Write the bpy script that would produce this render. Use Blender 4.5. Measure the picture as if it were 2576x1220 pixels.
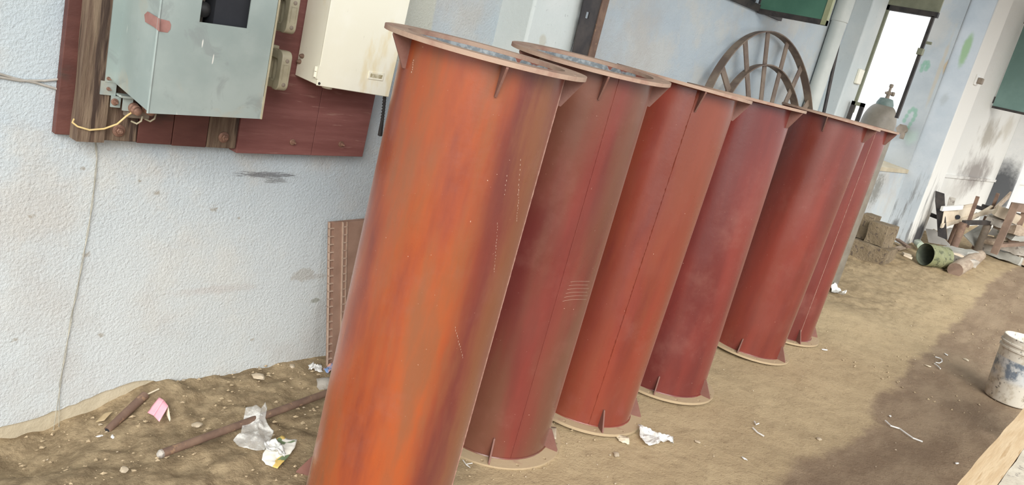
import bpy, math, random
from math import sin, cos, pi, radians, degrees, atan2, sqrt, hypot
from mathutils import Vector, Matrix, noise

# ------------------------------------------------------------------ reset
for o in list(bpy.data.objects): bpy.data.objects.remove(o)
scene = bpy.context.scene
COL = scene.collection

# ------------------------------------------------------------------ camera
IMW, IMH, FOC = 2576.0, 1220.0, 1989.24
CAM = Vector((0, 0, 1.5))
RX = Vector((0.65801371, -0.71559848, 0.23438594))
RY = Vector((0.03774557, 0.34222112, 0.93886100))
RZ = Vector((0.75205932, 0.60893638, -0.25219686))      # view direction
cd = bpy.data.cameras.new('camera'); cam = bpy.data.objects.new('camera', cd); COL.objects.link(cam)
cd.sensor_fit = 'HORIZONTAL'; cd.sensor_width = 36.0; cd.lens = FOC / IMW * 36.0
cd.clip_start = 0.02; cd.clip_end = 300
cam.matrix_world = Matrix(((RX.x, RY.x, -RZ.x, CAM.x), (RX.y, RY.y, -RZ.y, CAM.y), (RX.z, RY.z, -RZ.z, CAM.z), (0, 0, 0, 1)))
scene.camera = cam

# ------------------------------------------------------------------ light
world = bpy.data.worlds.new('overcast_sky'); scene.world = world; world.use_nodes = True
bg = world.node_tree.nodes['Background']
bg.inputs['Color'].default_value = (0.93, 0.97, 1.0, 1); bg.inputs['Strength'].default_value = 1.25
sd = bpy.data.lights.new('sun', 'SUN'); sun = bpy.data.objects.new('sun', sd); COL.objects.link(sun)
sd.energy = 3.5; sd.angle = radians(42); sd.color = (1.0, 0.965, 0.9)
sun.rotation_euler = Vector((0.85, 0.85, -0.66)).to_track_quat('-Z', 'Y').to_euler()
vs = scene.view_settings
vs.view_transform = 'Standard'; vs.look = 'None'; vs.exposure = 0.27; vs.gamma = 1.0; vs.use_curve_mapping = False

# ------------------------------------------------------------------ geometry of the place (metres; wall along X at y = WY)
WY = 2.5
def smooth(t):
    t = max(0.0, min(1.0, t)); return t * t * (3 - 2 * t)
def gz(x, y):
    z = 0.30 * smooth((x - 6.6) / 3.6)
    z -= 0.11 * smooth((1.35 - x) / 0.55) * smooth((y - 2.0) / 0.35)
    return z
def ray(u, v):
    return RX * ((u - IMW / 2) / FOC) + RY * ((IMH / 2 - v) / FOC) + RZ
def atx(u, v, X):
    d = ray(u, v); return CAM + d * ((X - CAM.x) / d.x)
def aty(u, v, Y=WY):
    d = ray(u, v); return CAM + d * ((Y - CAM.y) / d.y)
def atz(u, v, Z=0.0):
    d = ray(u, v); return CAM + d * ((Z - CAM.z) / d.z)
def ag(u, v, up=0.0):
    p = atz(u, v, 0)
    for _ in range(25): p = atz(u, v, gz(p.x, p.y) * 0.5 + p.z * 0.5 if _ else 0)
    p.z += up; return p
rnd = random.Random(7)

# ------------------------------------------------------------------ material helpers
class NT:
    def __init__(s, name):
        s.m = bpy.data.materials.new(name); s.m.use_nodes = True
        s.t = s.m.node_tree; s.b = s.t.nodes['Principled BSDF']; s.tc = None
    def n(s, typ, **kw):
        nd = s.t.nodes.new(typ)
        for k, v in kw.items():
            if k.startswith('_'): setattr(nd, k[1:], v)
        for k, v in kw.items():
            if k.startswith('_'): continue
            key = int(k[1:]) if (k[0] == 'i' and k[1:].isdigit()) else k.replace('_', ' ')
            s.put(nd.inputs[key], v)
        return nd
    def put(s, sock, v):
        if isinstance(v, bpy.types.NodeSocket): s.t.links.new(v, sock)
        elif isinstance(v, bpy.types.Node): s.t.links.new(v.outputs[0], sock)
        else:
            if sock.type == 'RGBA' and len(v) == 3: v = (*v, 1)
            sock.default_value = v
    def co(s):
        if not s.tc: s.tc = s.n('ShaderNodeTexCoord')
        return s.tc.outputs['Object']
    def noise(s, scale, detail=4, rough=0.55, vec=None, dist=0.0):
        return s.n('ShaderNodeTexNoise', Vector=vec or s.co(), Scale=scale, Detail=detail, Roughness=rough, Distortion=dist).outputs[0]
    def stretch(s, v, vec=None):
        return s.n('ShaderNodeVectorMath', _operation='MULTIPLY', i0=vec or s.co(), i1=v).outputs[0]
    def ramp(s, f, a, b, lo=0.0, hi=1.0):
        return s.n('ShaderNodeMapRange', _interpolation_type='SMOOTHSTEP', i0=f, i1=a, i2=b, i3=lo, i4=hi).outputs[0]
    def math(s, op, a, b=0.0, c=None):
        nd = s.n('ShaderNodeMath', _operation=op, i0=a, i1=b)
        if c is not None: s.put(nd.inputs[2], c)
        return nd.outputs[0]
    def mix(s, f, a, b, mode='MIX'):
        nd = s.n('ShaderNodeMix', _data_type='RGBA', _blend_type=mode)
        s.put(nd.inputs[0], f); s.put(nd.inputs[6], a); s.put(nd.inputs[7], b); return nd.outputs[2]
    def sep(s):
        return s.n('ShaderNodeSeparateXYZ', Vector=s.co()).outputs
    def blob(s, c, r, amp=0.5, nz=None, soft=0.35):
        """irregular spot around point c with radii r (0 radius = ignore axis)"""
        d = s.n('ShaderNodeVectorMath', _operation='SUBTRACT', i0=s.co(), i1=tuple(c)).outputs[0]
        d = s.n('ShaderNodeVectorMath', _operation='MULTIPLY', i0=d, i1=tuple((1 / q if q else 0) for q in r)).outputs[0]
        l = s.n('ShaderNodeVectorMath', _operation='LENGTH', i0=d).outputs['Value']
        l = s.math('ADD', l, s.math('MULTIPLY', s.math('SUBTRACT', nz, 0.5), amp * 2))
        return s.ramp(l, 1.0, 1.0 - soft, 0, 1)
    def bump(s, h, strength=0.4, dist=0.01):
        nd = s.n('ShaderNodeBump', Height=h, Strength=strength, Distance=dist)
        s.put(s.b.inputs['Normal'], nd.outputs[0]); return nd
    def out(s, col=None, rough=None, metal=None, **kw):
        if col is not None: s.put(s.b.inputs['Base Color'], col)
        if rough is not None: s.put(s.b.inputs['Roughness'], rough)
        if metal is not None: s.put(s.b.inputs['Metallic'], metal)
        for k, v in kw.items(): s.put(s.b.inputs[k.replace('_', ' ')], v)
        return s.m

def pm(name, c1, c2, scale=8, rough=0.7, metal=0.0, stretch=None, c3=None, s3=40, t3=(0.6, 0.68), bump=0.2, bs=60, bd=0.004, **kw):
    """two-tone mottled procedural material with optional specks"""
    N = NT(name)
    vec = N.stretch(stretch) if stretch else None
    col = N.mix(N.ramp(N.noise(scale, 6, 0.6, vec), 0.35, 0.66), c1, c2)
    if c3: col = N.mix(N.ramp(N.noise(s3, 3, 0.6, vec), *t3), col, c3)
    if bump: N.bump(N.noise(bs, 5, 0.65, vec), bump, bd)
    return N.out(col, rough, metal, **kw)

MAT = {}
MAT['roof'] = pm('grey_roof_sheet', (0.22, 0.22, 0.22), (0.30, 0.30, 0.29), 4, 0.7)
MAT['rust'] = pm('rusty_steel', (0.16, 0.10, 0.075), (0.24, 0.155, 0.11), 14, 0.75, 0.2, c3=(0.30, 0.19, 0.12))
MAT['darksteel'] = pm('dark_steel', (0.035, 0.033, 0.036), (0.075, 0.065, 0.06), 9, 0.6, 0.3)
MAT['dustysteel'] = pm('dusty_steel', (0.20, 0.165, 0.13), (0.30, 0.25, 0.20), 9, 0.7, 0.15)
MAT['wheel'] = pm('weathered_brown_steel', (0.14, 0.10, 0.08), (0.24, 0.185, 0.14), 9, 0.7, 0.1)
MAT['timber'] = pm('weathered_timber', (0.105, 0.066, 0.045), (0.20, 0.145, 0.10), 9, 0.85, stretch=(5, 5, 0.5), c3=(0.05, 0.03, 0.022), s3=6, t3=(0.53, 0.62), bump=0.6, bs=18, bd=0.01)
MAT['maroon'] = pm('maroon_painted_plywood', (0.165, 0.058, 0.052), (0.21, 0.082, 0.074), 6, 0.65, stretch=(0.6, 1, 6), c3=(0.27, 0.14, 0.12), s3=14, t3=(0.62, 0.74), bump=0.25, bs=30)
MAT['darkmaroon'] = pm('stained_maroon_plank', (0.085, 0.028, 0.022), (0.125, 0.046, 0.036), 5, 0.6, stretch=(1, 1, 3), c3=(0.06, 0.035, 0.028), s3=4, t3=(0.55, 0.68), bump=0.25)
MAT['boltrust'] = pm('rusty_bolt', (0.20, 0.11, 0.08), (0.32, 0.19, 0.14), 60, 0.6, 0.4)
def galv():
    N = NT('galvanised_sheet')
    col = N.mix(N.ramp(N.noise(5, 6, 0.6), 0.35, 0.65), (0.30, 0.365, 0.355), (0.37, 0.435, 0.42))
    col = N.mix(N.math('MULTIPLY', N.ramp(N.noise(4.5, 5, 0.6, dist=0.6), 0.55, 0.70), 0.7), col, (0.42, 0.39, 0.31))
    col = N.mix(N.math('MULTIPLY', N.ramp(N.noise(9, 5, 0.6, dist=0.8), 0.58, 0.68), 0.5), col, (0.24, 0.27, 0.27))
    col = N.mix(N.ramp(N.noise(24, 2, 0.4, N.stretch((2.2, 2.2, 0.35))), 0.735, 0.76), col, (0.75, 0.76, 0.72))
    N.bump(N.noise(8, 3, 0.5), 0.08, 0.01)
    return N.out(col, 0.42, 0.2)
MAT['galv'] = galv()
MAT['porcelain'] = pm('yellowed_porcelain', (0.33, 0.295, 0.205), (0.43, 0.39, 0.28), 14, 0.4, bump=0.1)
MAT['yellow'] = pm('yellow_wire_sheath', (0.62, 0.46, 0.20), (0.70, 0.55, 0.28), 20, 0.5, bump=0)
MAT['black'] = pm('black_rubber', (0.018, 0.018, 0.02), (0.035, 0.034, 0.034), 20, 0.5, bump=0.1)
MAT['hole'] = pm('dark_interior', (0.012, 0.014, 0.02), (0.02, 0.022, 0.028), 6, 0.8, bump=0)
MAT['wire'] = pm('pale_twisted_wire', (0.50, 0.48, 0.40), (0.30, 0.29, 0.24), 20, 0.6, bump=0)
MAT['dirtywire'] = pm('dusty_cable', (0.30, 0.28, 0.25), (0.45, 0.43, 0.40), 14, 0.8, bump=0)
MAT['board'] = pm('brown_corrugated_board', (0.27, 0.165, 0.12), (0.34, 0.215, 0.16), 9, 0.75, bump=0.15)
MAT['boardrib'] = pm('brown_board_rib', (0.42, 0.30, 0.23), (0.50, 0.37, 0.29), 20, 0.7, bump=0)
MAT['green'] = pm('green_painted_steel', (0.055, 0.15, 0.105), (0.08, 0.20, 0.14), 3, 0.45, bump=0.05)
MAT['teal'] = pm('grey_green_painted_sheet', (0.15, 0.255, 0.23), (0.19, 0.305, 0.28), 3, 0.5, bump=0.05)
MAT['olive'] = pm('olive_painted_frame', (0.28, 0.30, 0.17), (0.36, 0.38, 0.24), 6, 0.55, bump=0.1)
MAT['oliveframe'] = pm('dusty_olive_window_frame', (0.19, 0.20, 0.14), (0.27, 0.28, 0.20), 6, 0.6, bump=0.1)
MAT['downpipe'] = pm('grey_plastic_downpipe', (0.50, 0.54, 0.52), (0.58, 0.61, 0.58), 5, 0.5, bump=0.05)
MAT['gasgrey'] = pm('grey_brown_cylinder_paint', (0.20, 0.18, 0.15), (0.27, 0.245, 0.205), 7, 0.5, bump=0.1)
MAT['gasteal'] = pm('faded_teal_collar', (0.13, 0.19, 0.18), (0.19, 0.25, 0.235), 20, 0.55, bump=0.1)
MAT['stone'] = pm('rough_laterite_stone', (0.21, 0.16, 0.10), (0.30, 0.235, 0.155), 6, 0.95, c3=(0.12, 0.09, 0.07), s3=26, t3=(0.55, 0.68), bump=1.0, bs=40, bd=0.02)
MAT['wood'] = pm('fresh_sawn_wood', (0.60, 0.43, 0.25), (0.72, 0.56, 0.36), 5, 0.75, stretch=(0.7, 8, 8), c3=(0.50, 0.33, 0.17), s3=5, t3=(0.56, 0.68), bump=0.3, bs=14)
MAT['dustywood'] = pm('cement_dusted_wood', (0.56, 0.50, 0.40), (0.70, 0.64, 0.52), 14, 0.9, c3=(0.36, 0.32, 0.27), s3=50, t3=(0.55, 0.66), bump=0.4)
MAT['oldwood'] = pm('old_grey_wood', (0.30, 0.23, 0.17), (0.42, 0.34, 0.26), 6, 0.85, stretch=(1, 5, 5), bump=0.4, bs=20)
MAT['scrapwood'] = pm('pale_scrap_wood', (0.55, 0.46, 0.35), (0.66, 0.58, 0.46), 6, 0.8, bump=0.2)
MAT['brownwood'] = pm('brown_timber_post', (0.17, 0.115, 0.085), (0.26, 0.18, 0.135), 6, 0.8, bump=0.3)
MAT['whitepaper'] = pm('white_paper', (0.72, 0.72, 0.70), (0.82, 0.82, 0.80), 10, 0.7, bump=0.1)
MAT['pink'] = pm('pink_card', (0.86, 0.36, 0.44), (0.90, 0.44, 0.51), 12, 0.6, bump=0.05)
MAT['cream'] = pm('cream_twig', (0.62, 0.54, 0.40), (0.72, 0.64, 0.50), 20, 0.7, bump=0.1)
MAT['can'] = pm('mossy_green_can', (0.20, 0.215, 0.11), (0.30, 0.305, 0.18), 9, 0.6, c3=(0.10, 0.11, 0.06), s3=18, t3=(0.5, 0.64), bump=0.3)
MAT['canin'] = pm('grimy_can_lining', (0.10, 0.12, 0.09), (0.17, 0.19, 0.14), 12, 0.7, bump=0.2)
MAT['tin'] = pm('greenish_glass_bottle', (0.36, 0.44, 0.34), (0.48, 0.55, 0.44), 14, 0.2, bump=0.05)
MAT['rubble'] = pm('grey_rubble', (0.36, 0.33, 0.29), (0.52, 0.49, 0.44), 7, 0.9, c3=(0.22, 0.19, 0.17), s3=16, t3=(0.55, 0.64), bump=0.6)
MAT['sheet'] = pm('grey_fibre_sheet', (0.36, 0.36, 0.33), (0.47, 0.47, 0.43), 5, 0.8, bump=0.2)
MAT['sootsheet'] = pm('sooty_white_sheet', (0.52, 0.51, 0.49), (0.60, 0.59, 0.57), 5, 0.7, c3=(0.06, 0.06, 0.065), s3=4, t3=(0.55, 0.70), bump=0.1)
MAT['gravel'] = pm('small_pale_chips', (0.42, 0.34, 0.24), (0.58, 0.50, 0.38), 3, 0.9, bump=0.3)
MAT['clod'] = pm('soil_clods', (0.38, 0.295, 0.185), (0.46, 0.36, 0.235), 3, 0.95, bump=0.6)
MAT['redspot'] = pm('red_primer_patch', (0.27, 0.13, 0.115), (0.33, 0.175, 0.155), 20, 0.7, bump=0.1)
MAT['weld'] = pm('weld_bead', (0.30, 0.15, 0.12), (0.42, 0.25, 0.20), 50, 0.45, 0.1, bump=0.5, bs=90)
MAT['bluewrap'] = pm('blue_and_orange_wrapper', (0.10, 0.30, 0.62), (0.75, 0.36, 0.20), 40, 0.4, c3=(0.8, 0.8, 0.8), s3=30)
MAT['leaf'] = pm('dry_leaf', (0.36, 0.27, 0.15), (0.46, 0.36, 0.22), 12, 0.8, bump=0.2)

def clear_plastic(name, alpha):
    N = NT(name)
    a = N.ramp(N.noise(30, 5, 0.6), 0.45, 0.66, alpha, min(1, alpha + 0.45))
    N.bump(N.noise(38, 3, 0.5), 0.4, 0.006)
    return N.out((0.86, 0.86, 0.83), 0.15, 0, Alpha=a)
MAT['plastic'] = clear_plastic('clear_crumpled_plastic', 0.26)
MAT['plastic2'] = clear_plastic('milky_crumpled_plastic', 0.55)

def wrapper():
    N = NT('printed_paper_wrapper')
    z = N.noise(9, 2, 0.5)
    col = N.mix(N.ramp(z, 0.52, 0.54), (0.80, 0.78, 0.72), (0.74, 0.53, 0.16))
    col = N.mix(N.ramp(N.noise(13, 2, 0.5, N.stretch((1, 1.3, 1))), 0.58, 0.60), col, (0.16, 0.22, 0.12))
    return N.out(col, 0.6)
MAT['wrapper'] = wrapper()

def red_paint(name, orange, brown, seed, face=None):
    """red-oxide primer, with orange rust-through streaks and dust"""
    N = NT(name)
    off = N.n('ShaderNodeVectorMath', _operation='ADD', i0=N.co(), i1=(seed * 3.1, seed * 1.7, seed * 0.9)).outputs[0]
    st = N.stretch((3.2, 3.2, 0.55), off)
    col = N.mix(N.ramp(N.noise(1.6, 5, 0.55, st), 0.36, 0.64), (0.128, 0.026, 0.023), (0.195, 0.037, 0.029))
    if brown: col = N.mix(N.math('MULTIPLY', N.ramp(N.noise(1.2, 4, 0.5, st), 0.32, 0.56), brown), col, (0.150, 0.062, 0.038))
    if orange:
        s = N.stretch((2.2, 2.2, 0.42), off)
        f = N.math('MULTIPLY', N.ramp(N.noise(1.35, 6, 0.62, s), 0.26, 0.50), orange)
        if face:   # the orange weathering sits on one side of this pipe
            d = N.n('ShaderNodeVectorMath', _operation='DOT_PRODUCT', i0=N.co(), i1=face).outputs['Value']
            side = N.ramp(N.math('ADD', d, N.math('MULTIPLY', N.math('SUBTRACT', N.noise(2.2, 4, 0.6, s), 0.5), 0.16)), 0.07, 0.17)
            f = N.math('MULTIPLY', f, side)
        col = N.mix(f, col, (0.34, 0.072, 0.019))
        col = N.mix(N.math('MULTIPLY', N.ramp(N.noise(2.6, 6, 0.62, s), 0.42, 0.62), 0.85 * orange), col, (0.21, 0.078, 0.036))
    col = N.mix(N.math('MULTIPLY', N.ramp(N.noise(4, 6, 0.7, off), 0.50, 0.80), 0.35), col, (0.26, 0.11, 0.085))
    col = N.mix(N.ramp(N.noise(150, 2, 0.5, off), 0.76, 0.80), col, (0.55, 0.38, 0.30))
    rg = N.ramp(N.noise(5, 4, 0.6, off), 0.3, 0.7, 0.24, 0.38)
    N.bump(N.noise(70, 4, 0.6, off), 0.08, 0.003)
    return N.out(col, rg, 0, Sheen_Weight=0.18, Sheen_Roughness=0.3, Sheen_Tint=(0.9, 0.75, 0.65))
def dusty_red(name, dust, soil, k=1.0):
    N = NT(name)
    col = N.mix(N.ramp(N.noise(7, 5, 0.6), 0.35, 0.65), (0.34 * k, 0.17 * k, 0.13 * k), (0.27 * k, 0.10 * k, 0.08 * k))
    col = N.mix(N.math('MULTIPLY', N.ramp(N.noise(4, 6, 0.65), 0.30, 0.55), dust), col, (0.40, 0.285, 0.215))
    if soil: col = N.mix(N.ramp(N.noise(5, 6, 0.65), 0.34, 0.50), col, (0.44, 0.34, 0.215))
    N.bump(N.noise(60, 5, 0.7), 0.35, 0.004)
    return N.out(col, 0.7)
MAT['flange'] = dusty_red('dusty_red_flange', 0.95, 0, 0.8)
MAT['gusset'] = dusty_red('dusty_red_gusset', 0.12, 0, 0.62)
MAT['baseflange'] = dusty_red('soil_covered_flange', 0.6, 1)
def lining():
    N = NT('red_lining_with_bare_metal')
    sx = N.sep()
    band = N.math('MULTIPLY', N.ramp(sx[2], 1.385, 1.412), N.ramp(sx[2], 1.452, 1.446))
    nz = N.noise(6.5, 3, 0.5, N.stretch((1, 1, 0.5)))
    f = N.ramp(N.math('MULTIPLY', band, N.ramp(nz, 0.46, 0.51)), 0.35, 0.6)
    col = N.mix(N.ramp(N.noise(3, 4), 0.4, 0.6), (0.22, 0.075, 0.055), (0.29, 0.10, 0.07))
    g = N.mix(N.ramp(N.noise(60, 4), 0.4, 0.6), (0.20, 0.23, 0.25), (0.36, 0.40, 0.42))
    return N.out(N.mix(f, col, g), N.ramp(f, 0, 1, 0.5, 0.35), N.ramp(f, 0, 1, 0, 0.3))
MAT['lining'] = lining()

def painted_box():
    N = NT('cream_white_enamel')
    sx = N.sep()
    col = N.mix(N.ramp(N.noise(4, 5, 0.6), 0.4, 0.7), (0.84, 0.82, 0.69), (0.88, 0.87, 0.77))
    col = N.mix(N.math('MULTIPLY', N.ramp(N.noise(3, 5, 0.6, N.stretch((3, 3, 1))), 0.55, 0.68), 0.6), col, (0.74, 0.62, 0.36))
    col = N.mix(N.ramp(N.noise(30, 4, 0.6, N.stretch((5, 5, 0.6))), 0.70, 0.76), col, (0.30, 0.26, 0.20))
    return N.out(col, 0.4)
MAT['enamel'] = painted_box()

def bucket_mat():
    N = NT('dirty_white_plastic')
    sx = N.sep()
    band = N.math('MULTIPLY', N.ramp(sx[2], 0.12, 0.17), N.ramp(sx[2], 0.285, 0.275))
    col = N.mix(N.ramp(N.noise(22, 5, 0.6), 0.45, 0.65), (0.66, 0.63, 0.55), (0.50, 0.45, 0.36))
    blue = N.mix(N.ramp(N.noise(16, 5, 0.65), 0.40, 0.60), (0.16, 0.20, 0.25), (0.60, 0.62, 0.62))
    col = N.mix(N.math('MULTIPLY', band, N.ramp(N.noise(6, 4, 0.6), 0.30, 0.45)), col, blue)
    col = N.mix(N.ramp(N.noise(45, 4, 0.7), 0.60, 0.68), col, (0.17, 0.16, 0.15))
    return N.out(col, 0.45)
MAT['bucket'] = bucket_mat()

def ground_mat():
    N = NT('bare_soil')
    at = N.n('ShaderNodeAttribute', _attribute_name='damp').outputs['Fac']
    ru = N.n('ShaderNodeAttribute', _attribute_name='rough').outputs['Fac']
    n1 = N.noise(1.6, 8, 0.62); n2 = N.noise(14, 8, 0.7); n3 = N.noise(70, 5, 0.7)
    dry = N.mix(N.ramp(n1, 0.36, 0.62), (0.52, 0.405, 0.25), (0.45, 0.345, 0.21))
    dry = N.mix(N.math('MULTIPLY', N.ramp(n2, 0.50, 0.72), 0.5), dry, (0.31, 0.23, 0.14))
    rough = N.mix(N.ramp(n2, 0.38, 0.62), (0.39, 0.30, 0.185), (0.235, 0.175, 0.105))
    c = N.mix(ru, dry, rough)
    damp = N.mix(N.ramp(N.noise(3, 7, 0.65, N.stretch((0.6, 1.6, 1))), 0.36, 0.64), (0.25, 0.178, 0.118), (0.35, 0.262, 0.175))
    e = N.math('ADD', at, N.math('MULTIPLY', N.math('SUBTRACT', N.noise(3, 5, 0.6), 0.5), 0.25))
    c = N.mix(N.ramp(e, -0.02, 0.05), c, damp)
    c = N.mix(N.math('MULTIPLY', N.ramp(n3, 0.62, 0.74), 0.6), c, (0.50, 0.40, 0.28))
    c = N.mix(N.math('MULTIPLY', N.ramp(n3, 0.40, 0.30), 0.55), c, (0.13, 0.088, 0.055))
    h = N.math('ADD', N.math('MULTIPLY', n2, 0.7), N.math('MULTIPLY', n3, 0.35))
    N.bump(h, 0.8, 0.02)
    return N.out(c, 0.95, 0, Specular_IOR_Level=0.2)
MAT['ground'] = ground_mat()

def wall_mat():
    N = NT('blue_white_limewash')
    x, y, z = N.sep()
    big = N.noise(0.9, 6, 0.6); mid = N.noise(3.5, 6, 0.62); fine = N.noise(95, 5, 0.7); sp = N.noise(55, 4, 0.6)
    col = N.mix(N.ramp(big, 0.36, 0.64), (0.44, 0.52, 0.59), (0.53, 0.59, 0.625))
    col = N.mix(N.math('MULTIPLY', N.ramp(mid, 0.46, 0.64), 0.7), col, (0.58, 0.59, 0.57))
    # whiter wash low on the near wall; bluer towards the height
    col = N.mix(N.math('MULTIPLY', N.ramp(z, 1.15, 0.25), 0.6), col, (0.62, 0.64, 0.63))
    col = N.mix(N.math('MULTIPLY', N.ramp(N.noise(1.7, 6, 0.65), 0.46, 0.66), 0.42), col, (0.46, 0.43, 0.40))
    # white-washed part beyond the window column
    col = N.mix(N.ramp(x, 9.62, 9.7), col, (0.74, 0.74, 0.71))
    # unpainted plaster strip right of the cream box
    strip = N.math('MULTIPLY', N.ramp(x, 2.02, 2.04), N.ramp(N.math('ADD', x, N.math('MULTIPLY', mid, 0.03)), 2.25, 2.235))
    strip = N.math('MULTIPLY', strip, N.ramp(N.math('ADD', z, N.math('MULTIPLY', mid, 0.2)), 1.36, 1.40))
    col = N.mix(N.math('MULTIPLY', strip, 0.85), col, (0.60, 0.61, 0.53))
    # dark specks and scuffs
    col = N.mix(N.math('MULTIPLY', N.ramp(sp, 0.69, 0.76), 0.45), col, (0.36, 0.36, 0.36))
    def spot(u, v, ru, rv, c, amp=0.5, k=1.0, soft=0.35, nz=None, Y=WY):
        nonlocal col
        p = aty(u, v, Y); s = (p - CAM).dot(RZ) / FOC
        col = N.mix(N.math('MULTIPLY', N.blob(p, (ru * s * (p - CAM).length / p.y, 0, rv * s), amp, nz or N.noise(30, 4, 0.65), soft), k), col, c)
    n60 = N.noise(60, 4, 0.7, N.stretch((0.35, 1, 3))); n25 = N.noise(22, 5, 0.7)
    spot(665, 437, 88, 10, (0.12, 0.12, 0.13), 1.2, 0.75, 0.6, n60)
    spot(690, 452, 30, 8, (0.15, 0.15, 0.15), 1.2, 0.6, 0.6, n60)
    spot(757, 688, 30, 22, (0.44, 0.44, 0.42), 0.7, 0.8, 0.25, n25)
    spot(790, 692, 32, 8, (0.46, 0.46, 0.45), 0.8, 0.6, 0.3, n25)
    spot(786, 752, 12, 8, (0.30, 0.31, 0.27), 0.9, 0.8, 0.4, n25)
    n90 = N.noise(95, 4, 0.7)
    for (u, v, q) in ((75, 540, 9), (390, 482, 10), (533, 522, 11), (213, 636, 11), (203, 420, 8), (630, 850, 7), (35, 850, 10), (250, 838, 9), (345, 452, 6), (595, 545, 5), (1560, 230, 8)):
        spot(u, v, q, q * 0.8, (0.30, 0.26, 0.20), 1.6, 0.65, 0.8, n90)
    spot(540, 725, 120, 16, (0.50, 0.46, 0.44), 0.8, 0.4, 0.7, n25)
    # rain and soot stains on the far white wall
    spot(2455, 430, 45, 70, (0.27, 0.245, 0.23), 0.9, 0.9, 0.8, mid)
    spot(2490, 340, 25, 55, (0.36, 0.33, 0.28), 0.9, 0.8, 0.8, mid)
    spot(2535, 320, 14, 45, (0.50, 0.46, 0.38), 0.8, 0.6, 0.8, mid)
    spot(2405, 480, 30, 40, (0.50, 0.48, 0.45), 0.9, 0.5, 0.8, mid)
    spot(2205, 475, 16, 60, (0.22, 0.22, 0.20), 0.9, 0.85, 0.8, n25)
    spot(2265, 575, 14, 26, (0.14, 0.13, 0.13), 0.9, 0.8, 0.7, mid)
    h = N.math('ADD', N.math('MULTIPLY', fine, 0.6), N.math('MULTIPLY', N.noise(110, 3, 0.6), 0.4))
    N.bump(N.math('ADD', h, N.math('ADD', N.math('MULTIPLY', mid, 0.8), N.math('MULTIPLY', N.noise(16, 4, 0.6), 0.25))), 0.85, 0.009)
    return N.out(col, 0.9, 0, Specular_IOR_Level=0.25)
MAT['wall'] = wall_mat()
MAT['mortar'] = pm('tan_mortar', (0.46, 0.40, 0.29), (0.54, 0.48, 0.36), 6, 0.95, bump=0.5, bs=30, bd=0.01)

def jamb_mat(name, base, stains, front=None, streak=0.0):
    """limewashed pier with coloured marks given in world coordinates"""
    N = NT(name)
    nz = N.noise(7, 5, 0.65); n2 = N.noise(26, 5, 0.7)
    col = N.mix(N.ramp(N.noise(2.2, 6, 0.6), 0.36, 0.64), base[0], base[1])
    col = N.mix(N.math('MULTIPLY', N.ramp(N.noise(45, 4, 0.65), 0.64, 0.74), 0.5), col, (0.30, 0.31, 0.31))
    if front:      # bright lit front and dim shaded sides of the column put into colour
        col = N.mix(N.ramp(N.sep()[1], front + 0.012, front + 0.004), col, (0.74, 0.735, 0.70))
    if streak:     # dirt runs low down
        f = N.math('MULTIPLY', N.ramp(N.noise(9, 5, 0.65, N.stretch((2, 2, 0.25))), 0.52, 0.66), N.ramp(N.sep()[2], 1.3, 0.7))
        col = N.mix(N.math('MULTIPLY', f, streak), col, (0.20, 0.20, 0.20))
    for p, r, c, k, amp, soft in stains:
        col = N.mix(N.math('MULTIPLY', N.blob(p, r, amp, nz, soft), k), col, c)
    N.bump(N.noise(45, 6, 0.7), 0.4, 0.006)
    return N.out(col, 0.9, 0, Specular_IOR_Level=0.25)
BLUE = ((0.55, 0.61, 0.66), (0.62, 0.67, 0.70)); WHITE = ((0.74, 0.75, 0.73), (0.80, 0.81, 0.79))
MAT['pierA'] = jamb_mat('limewashed_pier', ((0.60, 0.655, 0.645), (0.66, 0.70, 0.69)), [(aty(1365, 104, 2.3), (0.025, 0, 0.03), (0.50, 0.48, 0.39), 0.6, 0.9, 0.6)])
MAT['pierB'] = jamb_mat('limewashed_window_pier', ((0.56, 0.62, 0.635), (0.64, 0.68, 0.68)), [])
GR = (0.22, 0.40, 0.27)
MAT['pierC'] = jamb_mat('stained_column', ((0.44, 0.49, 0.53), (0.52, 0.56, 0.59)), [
    (atx(2430, 125, 9.6), (0, 0.055, 0.22), (0.27, 0.42, 0.22), 0.85, 0.35, 0.5),
    (atx(2376, 250, 9.6), (0, 0.05, 0.10), (0.36, 0.38, 0.38), 0.5, 0.8, 0.6),
    (atx(2345, 540, 9.6), (0, 0.05, 0.35), (0.40, 0.38, 0.36), 0.5, 0.8, 0.7),
    ((10.0, 2.24, 0.36), (0.27, 0.07, 0.26), (0.05, 0.05, 0.055), 0.97, 0.35, 0.6),
    ((9.6, 2.42, 0.42), (0.05, 0.05, 0.13), (0.10, 0.095, 0.09), 0.8, 0.6, 0.8),
    (aty(2345, 500, 2.24), (0.10, 0.08, 0.25), (0.40, 0.38, 0.36), 0.6, 0.8, 0.8)], front=2.24, streak=0.8)
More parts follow.
